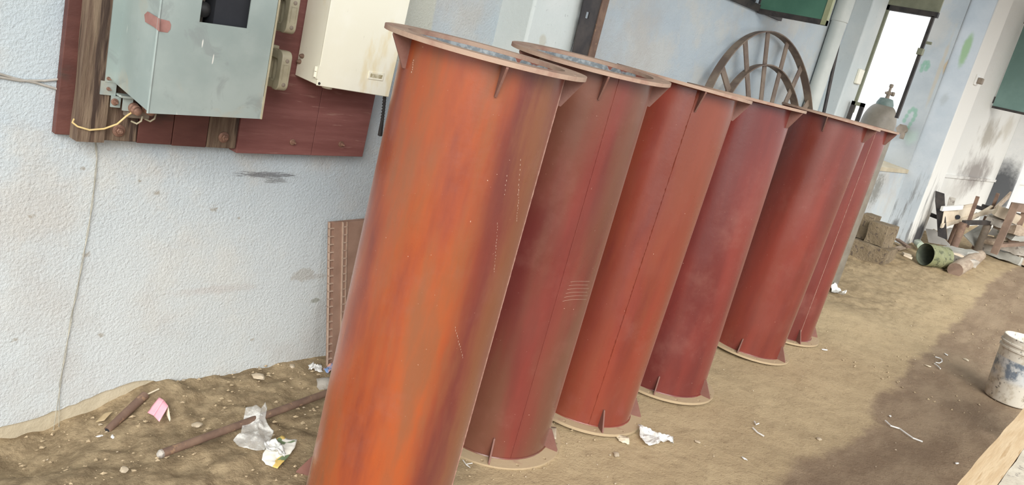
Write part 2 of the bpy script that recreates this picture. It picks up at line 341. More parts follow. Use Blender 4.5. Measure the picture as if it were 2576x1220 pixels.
MAT['jamb'] = jamb_mat('graffiti_marked_jamb', ((0.36, 0.395, 0.415), (0.44, 0.47, 0.48)), [
    *[(atx(u, v, 9.585), (0, 0.03, 0.04), (0.20, 0.36, 0.27), 0.75, 0.3, 0.6) for u, v in ((2275, 303), (2281, 292), (2288, 281), (2296, 275), (2303, 279), (2302, 290), (2297, 301), (2290, 312), (2284, 322), (2318, 176), (2321, 166), (2327, 158), (2334, 158), (2335, 166), (2330, 173))],
    (atx(2358, 60, 9.6), (0, 0.2, 0.35), (0.50, 0.47, 0.42), 0.55, 0.8, 0.7),
    (atx(2365, 175, 9.6), (0, 0.028, 0.5), (0.48, 0.40, 0.28), 0.5, 0.6, 0.6),
    (atx(2380, 170, 9.6), (0, 0.03, 0.1), (0.46, 0.33, 0.17), 0.7, 0.6, 0.6),
    (atx(2290, 345, 9.6), (0, 0.1, 0.12), (0.40, 0.52, 0.46), 0.6, 0.6, 0.7)])
MAT['pierD'] = jamb_mat('soot_blackened_column', ((0.66, 0.68, 0.69), (0.74, 0.75, 0.75)), [((14.55, 2.4, 0.9), (0.12, 0.4, 0.65), (0.07, 0.075, 0.085), 0.95, 0.35, 0.6)])

# ------------------------------------------------------------------ mesh helpers
class MB:
    def __init__(s): s.v = []; s.f = []
    def add(s, vs, fs):
        k = len(s.v); s.v += [Vector(p) for p in vs]; s.f += [tuple(i + k for i in f) for f in fs]; return s
    def hexa(s, p):       # 4 bottom + 4 top, both counter-clockwise seen from above
        return s.add(p, [(3, 2, 1, 0), (4, 5, 6, 7), (0, 1, 5, 4), (1, 2, 6, 5), (2, 3, 7, 6), (3, 0, 4, 7)])
    def box(s, x0, x1, y0, y1, z0, z1):
        return s.hexa([(x0, y0, z0), (x1, y0, z0), (x1, y1, z0), (x0, y1, z0), (x0, y0, z1), (x1, y0, z1), (x1, y1, z1), (x0, y1, z1)])
    def bar(s, a, b, w, h, up=(0, 0, 1)):
        a = Vector(a); b = Vector(b); d = (b - a).normalized(); up = Vector(up)
        if abs(d.dot(up)) > 0.97: up = Vector((0, 1, 0))
        x = d.cross(up).normalized(); y = x.cross(d)
        c = [(-x * w - y * h) / 2, (x * w - y * h) / 2, (x * w + y * h) / 2, (-x * w + y * h) / 2]
        return s.hexa([a + q for q in c] + [b + q for q in c])
    def tube(s, path, r, n=10, caps=True):
        path = [Vector(p) for p in path]; m = len(path)
        rs = r if isinstance(r, (list, tuple)) else [r] * m
        t = (path[1] - path[0]).normalized(); a = Vector((0, 0, 1)) if abs(t.z) < 0.9 else Vector((1, 0, 0))
        x = t.cross(a).normalized(); vs = []; fs = []
        for i in range(m):
            t = (path[min(i + 1, m - 1)] - path[max(i - 1, 0)]).normalized()
            x = (x - t * x.dot(t)).normalized(); y = t.cross(x)
            for k in range(n):
                q = 2 * pi * k / n; vs.append(path[i] + (x * cos(q) + y * sin(q)) * rs[i])
        for i in range(m - 1):
            for k in range(n):
                k2 = (k + 1) % n; fs.append((i * n + k, i * n + k2, (i + 1) * n + k2, (i + 1) * n + k))
        if caps: fs += [tuple(range(n - 1, -1, -1)), tuple((m - 1) * n + k for k in range(n))]
        return s.add(vs, fs)
    def lathe(s, prof, n=32, c=(0, 0, 0), axis=None):
        c = Vector(c); ax = Vector(axis).normalized() if axis else Vector((0, 0, 1))
        a = Vector((1, 0, 0)) if abs(ax.x) < 0.9 else Vector((0, 1, 0))
        x = (a - ax * a.dot(ax)).normalized(); y = ax.cross(x); vs = []; fs = []; m = len(prof)
        for (r, z) in prof:
            for k in range(n):
                q = 2 * pi * k / n; vs.append(c + ax * z + (x * cos(q) + y * sin(q)) * r)
        for i in range(m - 1):
            for k in range(n):
                k2 = (k + 1) % n; fs.append((i * n + k, i * n + k2, (i + 1) * n + k2, (i + 1) * n + k))
        if prof[0][0] > 1e-6 and prof[0] != prof[-1]: fs.append(tuple(range(n - 1, -1, -1)))
        if prof[-1][0] > 1e-6 and prof[0] != prof[-1]: fs.append(tuple((m - 1) * n + k for k in range(n)))
        return s.add(vs, fs)
    def prism(s, poly, d):
        """extrude polygon (3-D points) by vector d"""
        p = [Vector(q) for q in poly]; d = Vector(d); n = len(p)
        nor = sum(((p[i]).cross(p[(i + 1) % n]) for i in range(n)), Vector())
        if nor.dot(d) < 0: p.reverse()
        return s.add(p + [q + d for q in p], [tuple(range(n - 1, -1, -1)), tuple(range(n, 2 * n))] + [(i, (i + 1) % n, (i + 1) % n + n, i + n) for i in range(n)])
    def sheet(s, c, nu, nv, amp=0.0, seed=0, fr=14, edge=0.0):
        """crumpled sheet between four corner points"""
        c = [Vector(q) for q in c]; nor = (c[1] - c[0]).cross(c[3] - c[0]).normalized(); vs = []; fs = []
        if nor.z < 0: nor = -nor
        for j in range(nv + 1):
            for i in range(nu + 1):
                a, b = i / nu, j / nv
                p = (c[0] * (1 - a) + c[1] * a) * (1 - b) + (c[3] * (1 - a) + c[2] * a) * b
                q = p * fr + Vector((seed * 7.3, seed * 3.1, 0))
                h = noise.noise(q) * amp + abs(noise.noise(q * 2.3)) * amp * 0.7
                if edge and (i in (0, nu) or j in (0, nv)): p = p + noise.noise_vector(q * 1.7) * edge
                vs.append(p + nor * h)
        for j in range(nv):
            for i in range(nu):
                k = j * (nu + 1) + i; fs.append((k, k + 1, k + nu + 2, k + nu + 1))
        return s.add(vs, fs)
    def blobsheet(s, pts, rings=9, amp=0.01, seed=0, fr=14, sub=6):
        """crumpled sheet with a star-shaped outline"""
        o = []
        for i, p in enumerate(pts):
            q = pts[(i + 1) % len(pts)]
            for k in range(sub): o.append(Vector(p).lerp(Vector(q), k / sub))
        c = sum(o, Vector()) / len(o); n = len(o); vs = [c + Vector((0, 0, abs(noise.noise(c * fr)) * amp))]; fs = []
        for r in range(1, rings + 1):
            for p in o:
                q = c.lerp(p, r / rings); w = q * fr + Vector((seed * 7.3, seed * 3.1, 0))
                h = noise.noise(w) * amp + abs(noise.noise(w * 2.1 + Vector((5, 0, 0)))) * amp
                vs.append(q + Vector((0, 0, h)))
        for k in range(n): fs.append((0, 1 + k, 1 + (k + 1) % n))
        for r in range(rings - 1):
            a, b = 1 + r * n, 1 + (r + 1) * n
            for k in range(n): fs.append((a + k, b + k, b + (k + 1) % n, a + (k + 1) % n))
        return s.add(vs, fs)
    def mesh(s, name, mat, off=Vector(), ang=35):
        m = bpy.data.meshes.new(name); m.from_pydata([tuple(p - off) for p in s.v], [], s.f); m.validate()
        if mat: m.materials.append(MAT[mat] if isinstance(mat, str) else mat)
        if ang:
            m.polygons.foreach_set('use_smooth', [True] * len(m.polygons)); m.set_sharp_from_angle(angle=radians(ang))
        m.update(); return m

def link(name, mesh, parent=None, loc=(0, 0, 0)):
    o = bpy.data.objects.new(name, mesh); COL.objects.link(o); o.location = loc
    if parent: o.parent = parent
    return o
def tag(o, label, cat, group=None):
    o['label'] = label; o['category'] = cat
    if group: o['group'] = group
    return o
def thing(name, label, cat, loc, group=None):
    o = bpy.data.objects.new(name, None); COL.objects.link(o); o.location = loc; o.empty_display_size = 0.1
    return tag(o, label, cat, group)
def wpos(o):
    p = Vector(o.location)
    while o.parent: o = o.parent; p += Vector(o.location)
    return p
def part(name, mb, mat, parent, ang=35, bevel=0, label=None):
    """mb is in world coordinates; parent is an unrotated object"""
    o = link(name, mb.mesh(name, mat, wpos(parent), ang), parent)
    if bevel: bev(o, bevel)
    if label: o['label'] = label
    return o
def bev(o, w, seg=2):
    b = o.modifiers.new('bevel', 'BEVEL'); b.width = w; b.segments = seg; b.limit_method = 'ANGLE'; b.angle_limit = radians(40)
def solid(o, t):
    b = o.modifiers.new('solidify', 'SOLIDIFY'); b.thickness = t; b.offset = 0
def solo(name, mb, mat, label, cat, group=None, ang=35, bevel=0, loc=None):
    if loc is None:
        n = len(mb.v); loc = Vector((sum(p.x for p in mb.v) / n, sum(p.y for p in mb.v) / n, min(p.z for p in mb.v)))
    o = link(name, mb.mesh(name, mat, Vector(loc), ang), None, loc)
    if bevel: bev(o, bevel)
    return tag(o, label, cat, group)
def struct(name, mb, mat, ang=35, bevel=0, parent=None):
    o = link(name, mb.mesh(name, mat, Vector(), ang), parent)
    if not parent: o['kind'] = 'structure'
    if bevel: bev(o, bevel)
    return o

# ================================================================== THE SETTING
# ---- floor: bare soil height field
PIPES = [  # x, y, lean x, lean y, base z, top gusset angle, bottom gusset angle, seam angle
    (1.586, 1.572, -0.001, -0.030, -0.026, 11, -30, 76),
    (2.276, 1.716, -0.031, -0.039, 0.002, 13, 5, 26),
    (2.838, 1.691, 0.024, -0.019, 0.005, 18, 26, 15),
    (3.515, 1.688, 0.005, 0.008, 0.004, -3, 0, 118),
    (4.617, 1.744, 0.025, -0.025, 0.007, -3, -4, 150),
    (5.243, 1.795, 0.004, -0.013, 0.007, 2, 37, 40)]
def axis_values(segs):
    out = []
    for a, b, st in segs:
        n = max(1, round((b - a) / st)); out += [a + (b - a) * i / n for i in range(n)]
    return out + [segs[-1][1]]
gxs = axis_values([(-6, 0.3, 0.4), (0.3, 3.2, 0.016), (3.2, 7, 0.03), (7, 13, 0.05), (13, 24, 0.25)])
gys = axis_values([(-8, -0.2, 0.4), (-0.2, 0.9, 0.04), (0.9, 2.62, 0.016)])
damp_line = [ag(u, v) for u, v in ((1850, 1290), (1905, 1215), (1965, 1165), (2080, 1118), (2195, 1065), (2190, 1015), (2245, 955), (2300, 905), (2360, 850), (2440, 770), (2500, 700), (2576, 660))]
damp_line.sort(key=lambda p: p.x)
def damp(x, y):
    L = damp_line
    if x <= L[0].x: yb = L[0].y - 0.35 * (L[0].x - x)
    elif x >= L[-1].x: yb = L[-1].y
    else:
        for a, b in zip(L, L[1:]):
            if a.x <= x <= b.x:
                yb = a.y + (b.y - a.y) * (x - a.x) / max(1e-6, b.x - a.x); break
    return yb - y
GV, GD, GR_ = [], [], []
for y in gys:
    for x in gxs:
        z = gz(x, y); r = 0.0
        if -0.5 < x < 14 and y > -1:
            r = smooth((2.35 - x) / 0.7) * smooth((y - 1.35) / 0.35)
            r = max(r, 0.8 * smooth((y - 1.95) / 0.3)); r = max(r, smooth((x - 6.2) / 0.8) * smooth((y - 1.1) / 0.7) * 0.6)
            p = Vector((x, y, 0.0))
            a = 0.006 + 0.022 * r
            near = min(hypot(x - q[0], y - q[1]) for q in PIPES)
            a *= 0.25 + 0.75 * smooth((near - 0.27) / 0.2)
            z += noise.fractal(p * 5.0, 1.0, 2.1, 4) * a + noise.noise(p * 22) * 0.0035 * (0.4 + r) + noise.noise(p * 48) * 0.0025 * r
            z += 0.045 * math.exp(-((x - 6.35) / 0.4) ** 2 - ((y - 1.75) / 0.35) ** 2)
            z -= 0.006
        GV.append((x, y, z)); GD.append(damp(x, y)); GR_.append(r)
nx = len(gxs)
GF = [(j * nx + i, j * nx + i + 1, (j + 1) * nx + i + 1, (j + 1) * nx + i) for j in range(len(gys) - 1) for i in range(nx - 1)]
gm = bpy.data.meshes.new('floor'); gm.from_pydata(GV, [], GF)
for nm, dat in (('damp', GD), ('rough', GR_)):
    at = gm.attributes.new(nm, 'FLOAT', 'POINT'); at.data.foreach_set('value', dat)
gm.polygons.foreach_set('use_smooth', [True] * len(gm.polygons)); gm.materials.append(MAT['ground'])
floor = link('floor', gm); floor['kind'] = 'structure'

# ---- unseen shed roof, added with its extent set to shape the light 
struct('unseen_roof', MB().box(-1.6, 15.5, -0.5, 2.85, 3.62, 3.70), 'roof', ang=0)

# ---- left wall (with the high window and the tall window opening)
W2 = (3.75, 4.93, 2.03, 3.2)      # high shuttered window
W1 = (6.86, 9.60, 1.07, 3.4)     # tall window opening
def wall_core():
    m = MB(); T = 0.31
    xs = [-6, W2[0], W2[1], W1[0], W1[1], 24]
    m.box(xs[0], xs[1], WY, WY + T, -0.5, 3.6)
    m.box(xs[1], xs[2], WY, WY + T, -0.5, W2[2]); m.box(xs[1], xs[2], WY, WY + T, W2[3], 3.6)
    m.box(xs[2], xs[3], WY, WY + T, -0.5, 3.6)
    m.box(xs[3], xs[4], WY, WY + T, -0.5, W1[2]); m.box(xs[3], xs[4], WY, WY + T, W1[3], 3.6)
    m.box(xs[4], xs[5], WY, WY + T, -0.5, 3.6)
    return m
wall = struct('wall_left', wall_core(), 'wall', ang=0)
# thick plaster coat of the near wall with a broken, wavy lower edge above the soil
def plaster():
    m = MB(); n = 240; x0, x1 = -3.0, 2.60; pts = []
    for i in range(n + 1):
        x = x0 + (x1 - x0) * i / n
        e = gz(x, 2.5) - 0.05 + 0.10 * smooth((1.42 - x) / 0.25) + noise.noise(Vector((x * 9, 0, 0))) * 0.012 + noise.noise(Vector((x * 40, 3, 0))) * 0.006
        pts.append((x, e))
    vs = []; fs = []
    for x, e in pts: vs += [(x, WY - 0.016, e), (x, WY - 0.016, e + 0.02 + 0.0), (x, WY - 0.016, 3.6), (x, WY + 0.002, e), (x, WY + 0.002, 3.6)]
    for i in range(n):
        a, b = i * 5, i * 5 + 5
        fs += [(a, b, b + 1, a + 1), (a + 1, b + 1, b + 2, a + 2), (a + 3, b + 3, b, a), (a + 2, b + 2, b + 4, a + 4)]
    return m.add(vs, fs)
struct('plaster_coat', plaster(), 'wall', ang=0, parent=wall)
struct('mortar_footing', MB().box(-3.0, 1.75, WY - 0.008, WY + 0.01, -0.3, 0.03), 'mortar', parent=wall)
# horizontal plaster ledge line running along the far wall at sill height
struct('ledge', MB().box(9.9, 24, WY - 0.02, WY + 0.02, 1.03, 1.07), 'wall', parent=wall)
# piers
struct('trim_1', MB().box(2.60, 2.93, 2.30, WY + 0.01, -0.3, 3.6), 'pierA', bevel=0.012)
struct('trim_2', MB().box(6.52, 6.84, 2.36, WY + 0.01, -0.3, 3.6), 'pierB', bevel=0.012)
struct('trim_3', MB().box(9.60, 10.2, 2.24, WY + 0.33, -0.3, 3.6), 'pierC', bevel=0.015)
struct('trim_4', MB().box(14.55, 15.0, 2.22, WY + 0.01, -0.3, 3.6), 'pierD', bevel=0.015)
struct('window_jamb', MB().box(9.585, 9.60, WY, WY + 0.31, W1[2], W1[3]), 'jamb', parent=wall)
struct('window_sill', MB().hexa([(6.86, WY - 0.015, 1.03), (9.6, WY - 0.015, 1.03), (9.6, WY + 0.31, 1.05), (6.86, WY + 0.31, 1.05), (6.86, WY - 0.015, 1.072), (9.6, WY - 0.015, 1.072), (9.6, WY + 0.31, 1.10), (6.86, WY + 0.31, 1.10)]), 'mortar', parent=wall)
# tall window: olive steel frame
w1 = thing('window_1', '', '', (6.86, WY + 0.05, 1.1)); del w1['label'], w1['category']; w1['kind'] = 'structure'
LX = 6.86; ly0 = atx(2300, 170, LX).y; lz = atx(2290, 32, LX).z       # inward-opened casement leaf, perpendicular to the wall
lb = atx(2262, 292, LX).z - 0.02
part('frame_stile', MB().box(LX, LX + 0.03, ly0 - 0.012, ly0 + 0.012, lb, lz), 'darksteel', w1)
part('frame_stile', MB().box(LX, LX + 0.03, atx(2237, 20, LX).y, atx(2219, 20, LX).y, lb - 0.04, 3.2), 'oliveframe', w1)
part('frame_rail', MB().box(LX, LX + 0.04, ly0 - 0.03, WY - 0.075, lz - 0.005, lz + 0.035), 'darksteel', w1)

part('top_panel', MB().box(LX + 0.01, LX + 0.03, ly0 - 0.03, WY - 0.075, lz + 0.035, 3.2), 'oliveframe', w1)
pl = atx(2318, 122, LX)
part('frame_latch', MB().box(LX - 0.02, LX + 0.03, pl.y - 0.02, pl.y + 0.02, pl.z - 0.05, pl.z).box(LX - 0.01, LX + 0.01, pl.y - 0.06, pl.y - 0.02, pl.z + 0.04, pl.z + 0.06), 'oliveframe', w1)
# high window: dark inside, grille rod, green shutter leaf swung into the room
w2 = thing('window_2', '', '', (4.3, WY, 2.03)); del w2['label'], w2['category']; w2['kind'] = 'structure'
part('backing', MB().box(3.75, 4.52, WY + 0.10, WY + 0.12, 2.03, 3.2), 'darksteel', w2)
part('pane', MB().box(4.52, 4.93, WY + 0.10, WY + 0.12, 2.03, 3.2), 'sheet', w2)
part('frame_bar', MB().box(4.50, 4.54, WY + 0.03, WY + 0.10, 2.03, 3.2), 'rust', w2)
part('grille_rod', MB().tube([(4.2, WY + 0.02, 2.045), (5.0, WY + 0.02, 2.045)], 0.009, 8), 'darksteel', w2)
part('sill', MB().box(3.75, 5.30, WY - 0.025, WY + 0.10, 1.985, 2.028), 'darksteel', w2)
def shutter(name, X, y0, y1, z0, z1, mat, label):
    t = thing(name, label, 'shutter', (X, (y0 + y1) / 2, z0))
    part('leaf', MB().box(X, X + 0.02, y0 + 0.03, y1, z0 + 0.03, z1), mat, t)
    part('bottom_rail', MB().box(X - 0.004, X + 0.03, y0, y1, z0, z0 + 0.03), 'darksteel', t)
    part('edge_stile', MB().box(X - 0.006, X + 0.03, y0, y0 + 0.032, z0, z1), 'olive' if mat == 'green' else mat, t)
    for zz in (z0 + 0.06, z1 - 0.15): part('hinge', MB().lathe([(0.012, zz), (0.012, zz + 0.09)], 12, (X + 0.01, y1 + 0.004, 0)), 'darksteel', t)
    return t
shutter('window_shutter', 4.94, 2.025, 2.484, 1.975, 3.15, 'green', 'dark green steel shutter leaf swung open above the spoked wheel')
shutter('window_shutter', 12.3, 1.90, 2.48, 2.03, 3.3, 'teal', 'grey-green shutter leaf hanging at the right edge past the column')

# ================================================================== SIX RED STEEL PIPES
R, H, RF, TF = 0.2239, 1.4615, 0.2798, 0.012
def flange_mesh(name, mat, holes=12, bow=0.0):
    """flat ring with real bolt holes"""
    m = MB(); ri, ro = R - 0.006, RF; rh = (R + RF) / 2 + 0.008; hr = 0.0075
    cell = 0.016; n = holes * 8
    def pt(r, a, z): return (r * cos(a), r * sin(a), z)
    for top in (0, 1):
        z = TF if top else 0.0; F = []
        def face(ps):
            k = len(m.v); m.v += [Vector(p) for p in ps]
            f = tuple(range(k, k + len(ps))); m.f.append(f if top else f[::-1])
        for k in range(n):
            a0, a1 = 2 * pi * k / n, 2 * pi * (k + 1) / n
            face([pt(ri, a0, z), pt(rh - cell, a0, z), pt(rh - cell, a1, z), pt(ri, a1, z)])
            face([pt(rh + cell, a0, z), pt(ro, a0, z), pt(ro, a1, z), pt(rh + cell, a1, z)])
            if k % 8 == 3:
                am = (a0 + a1) / 2; O = []
                sq = [(rh - cell, a0), (rh, a0), (rh + cell, a0), (rh + cell, am), (rh + cell, a1), (rh, a1), (rh - cell, a1), (rh - cell, am)]
                ctr = Vector(pt(rh, am, z))
                sp = [Vector(pt(r_, a_, z)) for r_, a_ in sq]; hp = [ctr + (q - ctr).normalized() * hr for q in sp]
                for j in range(8):
                    j2 = (j + 1) % 8; face([sp[j], sp[j2], hp[j2], hp[j]])
                if top:
                    for j in range(8):
                        j2 = (j + 1) % 8; d = Vector((0, 0, TF))
                        k0 = len(m.v); m.v += [hp[j], hp[j2], hp[j2] - d, hp[j] - d]; m.f.append((k0, k0 + 1, k0 + 2, k0 + 3))
            else:
                face([pt(rh - cell, a0, z), pt(rh + cell, a0, z), pt(rh + cell, a1, z), pt(rh - cell, a1, z)])
    for k in range(n):
        a0, a1 = 2 * pi * k / n, 2 * pi * (k + 1) / n
        for r, fl in ((ro, 0), (ri, 1)):
            k0 = len(m.v); m.v += [Vector(pt(r, a0, 0)), Vector(pt(r, a1, 0)), Vector(pt(r, a1, TF)), Vector(pt(r, a0, TF))]
            m.f.append((k0 + 3, k0 + 2, k0 + 1, k0) if fl else (k0, k0 + 1, k0 + 2, k0 + 3))
    return m.mesh(name, mat, ang=30)
mesh_top = flange_mesh('top_flange', 'flange'); mesh_bot = flange_mesh('bottom_flange', 'baseflange')
mesh_lin = MB().lathe([(R - 0.006, H - TF), (R - 0.006, TF)], 96)
mesh_lin.f = mesh_lin.f[:96]; mesh_lin = mesh_lin.mesh('inner_wall', 'lining')
def gusset_mesh(name, down, mat):
    s = -1 if down else 1; h = 0.082; w = RF - R - 0.004
    m = MB().prism([(R - 0.003, -0.003, 0), (R + w, -0.003, 0), (R + w, -0.003, s * 0.006), (R + 0.008, -0.003, s * h), (R - 0.003, -0.003, s * h)], (0, 0.006, 0))
    return m.mesh(name, mat, ang=20)
PIPE_LABEL = [
    'nearest and tallest-looking flanged steel pipe, painted red with large orange patches',
    'second flanged red steel pipe from the front, brownish, with chalk-like scratches halfway down',
    'third flanged red steel pipe from the front, with a beaded weld seam down its face',
    'fourth flanged red steel pipe from the front, smooth dark red face with no visible seam',
    'fifth flanged red steel pipe from the front, with a pale streak below its rim bracket',
    'rearmost flanged red steel pipe, mostly hidden, next to the gas cylinder']
PAINT = [(1.0, 0.3), (0.0, 0.9), (0.25, 0.0), (0.0, 0.0), (0.1, 0.0), (0.0, 0.1)]
for i, (px, py, lx, ly, zb, gt, gb, sa) in enumerate(PIPES):
    t = thing('flanged_pipe', PIPE_LABEL[i], 'pipe', (px, py, zb), 'red flanged pipes standing in a row')
    t.rotation_mode = 'QUATERNION'; t.rotation_quaternion = Vector((0, 0, 1)).rotation_difference(Vector((lx, ly, 1)).normalized())
    fa = atan2(-py, -px) + radians(-32)
    mat = red_paint('red_oxide_paint_%d' % i, *PAINT[i], i, (cos(fa), sin(fa), 0) if i == 0 else None)
    sh = MB().lathe([(R, TF), (R, H - TF)], 96); sh.f = sh.f[:96]
    link('shell', sh.mesh('shell', mat), t)
    link('inner_wall', mesh_lin, t)
    a0 = atan2(-py, -px)
    o = link('top_flange', mesh_top, t, (0, 0, H - TF)); o.rotation_euler.z = a0 + radians(gt + 11)
    o = link('bottom_flange', mesh_bot, t); o.rotation_euler.z = a0 + radians(gb + 11)
    gm_t = gusset_mesh('gusset', True, 'gusset'); gm_b = gusset_mesh('gusset', False, 'gusset')
    for k in range(5):
        o = link('gusset', gm_t, t, (0, 0, H - TF)); o.rotation_euler.z = a0 + radians(gt + 72 * k)
        o = link('gusset', gm_b, t, (0, 0, TF)); o.rotation_euler.z = a0 + radians(gb + 72 * k)
    # weld bead: a wobbly raised line down the shell and rings at both flanges
    wb = MB(); rr = random.Random(i)
    a = a0 + radians(sa); nseg = 160; path = []; rad = []
    for k in range(nseg + 1):
        z = TF + (H - 2 * TF) * k / nseg
        path.append(((R + 0.0002) * cos(a), (R + 0.0002) * sin(a), z)); rad.append((0.0010 + rr.random() * 0.0010) if i == 1 else (0.0014 + rr.random() ** 2 * 0.0028) if i == 2 else 0.0014 + rr.random() * 0.0008)
    wb.tube(path, rad, 6)
    link('weld_seam', wb.mesh('weld_seam', mat if i in (1, 2) else 'weld'), t)
    for z in (TF + 0.001, H - TF - 0.001):
        wr = MB()
        path = [((R + 0.001) * cos(q * pi / 48), (R + 0.001) * sin(q * pi / 48), z) for q in range(97)]
        wr.tube(path, [0.003 + rr.random() * 0.0015 for _ in path], 6, False)
        link('weld_ring', wr.mesh('weld_ring', mat), t)

def on_shell(i, u, v, lift=0.0):
    """point on the outside of pipe i (local coordinates of that pipe)"""
    px, py, lx, ly, zb = PIPES[i][:5]; q = Vector((0, 0, 1)).rotation_difference(Vector((lx, ly, 1)).normalized()).to_matrix().transposed()
    o = q @ (CAM - Vector((px, py, zb))); d = q @ ray(u, v)
    A = d.x ** 2 + d.y ** 2; B = o.x * d.x + o.y * d.y; C_ = o.x ** 2 + o.y ** 2 - (R + lift) ** 2; D = B * B - A * C_
    t = (-B - sqrt(max(D, 0))) / A; return o + d * t
roots = [o for o in bpy.data.objects if o.type == 'EMPTY' and o.get('category') == 'pipe']
roots.sort(key=lambda o: o.location.x)
drips = MB(); rr = random.Random(5)
for a, b, n in (((1275, 440), (1268, 500), 5), ((1306, 470), (1300, 560), 14), ((1252, 560), (1243, 690), 16), ((1145, 822), (1166, 905), 12), ((1310, 400), (1302, 500), 8), ((1040, 150), (1035, 185), 6)):
    for k in range(n):
        f = k / n; u = a[0] + (b[0] - a[0]) * f + rr.uniform(-0.8, 0.8); v = a[1] + (b[1] - a[1]) * f
        l = rr.uniform(1.5, 5); drips.tube([on_shell(0, u, v), on_shell(0, u - 0.2 * l * 0.3, v + l)], 0.0004 + rr.random() * 0.0005, 5)
o = link('paint_drips', drips.mesh('paint_drips', 'boardrib'), roots[0]); o['kind'] = 'stuff'
for k in range(6):
    v0 = 712 + k * 9; path = [on_shell(1, u, v0 + (u - 1425) * -0.10 + 2 * sin(u * 0.06)) for u in range(1425 - 4 * k + 10, 1486 - k, 6)]
    link('scratch', MB().tube(path, 0.0007, 5).mesh('scratch', 'board'), roots[1])

# ================================================================== ELECTRICAL BOARD ON THE NEAR WALL
WF = WY - 0.016
def screw(parent, p, r, name='bolt', mat='boltrust'):
    m = MB().lathe([(r * 1.7, 0), (r * 1.7, 0.004), (r * 1.5, 0.005)], 18, p, (0, -1, 0)).lathe([(r, 0.004), (r, 0.013), (r * 0.8, 0.015)], 6, p, (0, -1, 0)).lathe([(r * 0.5, 0.014), (r * 0.5, 0.022), (r * 0.4, 0.023)], 12, p, (0, -1, 0))
    return part(name, m, mat, parent, 30)
bd = thing('mounting_board', 'maroon painted timber mounting board fixed to the wall behind the switch boxes', 'board', (1.4, WY - 0.03, 0.89))
part('back_panel', MB().hexa([(0.865, 2.455, 0.905), (1.0, 2.455, 0.905), (1.0, 2.483, 0.905), (0.865, 2.483, 0.905), (0.875, 2.455, 1.85), (1.0, 2.455, 1.85), (1.0, 2.483, 1.85), (0.875, 2.483, 1.85)]), 'darkmaroon', bd, bevel=0.002)
def rough_post():
    m = MB(); vs = []; fs = []; nz = 40; sec = [(0, 0), (0.3, -0.02), (0.7, -0.015), (1, 0), (1.02, 0.5), (1, 1), (0, 1), (-0.01, 0.5)]
    for j in range(nz + 1):
        z = 0.90 + 0.95 * j / nz
        for k, (a, b) in enumerate(sec):
            x = 0.905 + a * 0.078; y = 2.405 + b * 0.05
            q = noise.noise_vector(Vector((x * 20, y * 20, z * 6))) * 0.005
            vs.append((x + q.x, min(2.455, y + q.y), z))
    n = len(sec)
    for j in range(nz):
        for k in range(n):
            fs.append((j * n + k, j * n + (k + 1) % n, (j + 1) * n + (k + 1) % n, (j + 1) * n + k))
    fs += [tuple(range(n - 1, -1, -1)), tuple(nz * n + k for k in range(n))]
    return m.add(vs, fs)
part('timber_post', rough_post(), 'timber', bd)
for a, b, z0, mm in ((0.985, 1.085, 0.903, 'timber'), (1.087, 1.195, 0.900, 'darkmaroon'), (1.197, 1.312, 0.898, 'darkmaroon'), (1.314, 1.418, 0.899, 'timber')):
    part('plank', MB().box(a, b, 2.425, 2.470, z0, 1.85), mm, bd, bevel=0.002)
for a, b, z0, z1 in ((1.42, 1.718, 0.886, 0.892), (1.7195, 1.955, 0.892, 0.897)):
    part('panel', MB().hexa([(a, 2.418, z0), (b, 2.418, z1), (b, 2.470, z1), (a, 2.470, z0), (a, 2.418, 1.85), (b + 0.02 * (b > 1.9), 2.418, 1.85), (b + 0.02 * (b > 1.9), 2.470, 1.85), (a, 2.470, 1.85)]), 'maroon', bd, bevel=0.0015)
screw(bd, aty(298, 328, 2.425), 0.011); screw(bd, aty(562, 345, 2.425), 0.011)
screw(bd, aty(735, 357, 2.418), 0.0065); screw(bd, aty(857, 362, 2.418), 0.0065)

# ---- grey galvanised switch box
gb_ = thing('switch_box', 'grey galvanised steel switch box with a dark window, pink primer patch on its corner', 'switch box', (1.16, 2.29, 1.05))
X0, X1, YF, YB = 0.992, 1.335, 2.165, 2.40
zl, zr, zt = 1.050, 1.062, 1.85
part('body', MB().hexa([(X0, YF + 0.004, zl + 0.004), (X0 + 0.003, YF + 0.004, zl + 0.004), (X0 + 0.003, YB, 1.083), (X0, YB, 1.083), (X0, YF + 0.004, zt), (X0 + 0.003, YF + 0.004, zt), (X0 + 0.003, YB, zt), (X0, YB, zt)])
     .box(X1 - 0.02, X1 - 0.017, YF + 0.004, YB, zr + 0.02, zt).box(X0, X1 - 0.02, YB - 0.004, YB, 1.083, zt).box(X0, X1 - 0.02, YF + 0.004, YB, zt - 0.003, zt), 'galv', gb_, bevel=0.001)
wx0, wx1, wz0, wz1 = 1.102, 1.247, 1.322, 1.46
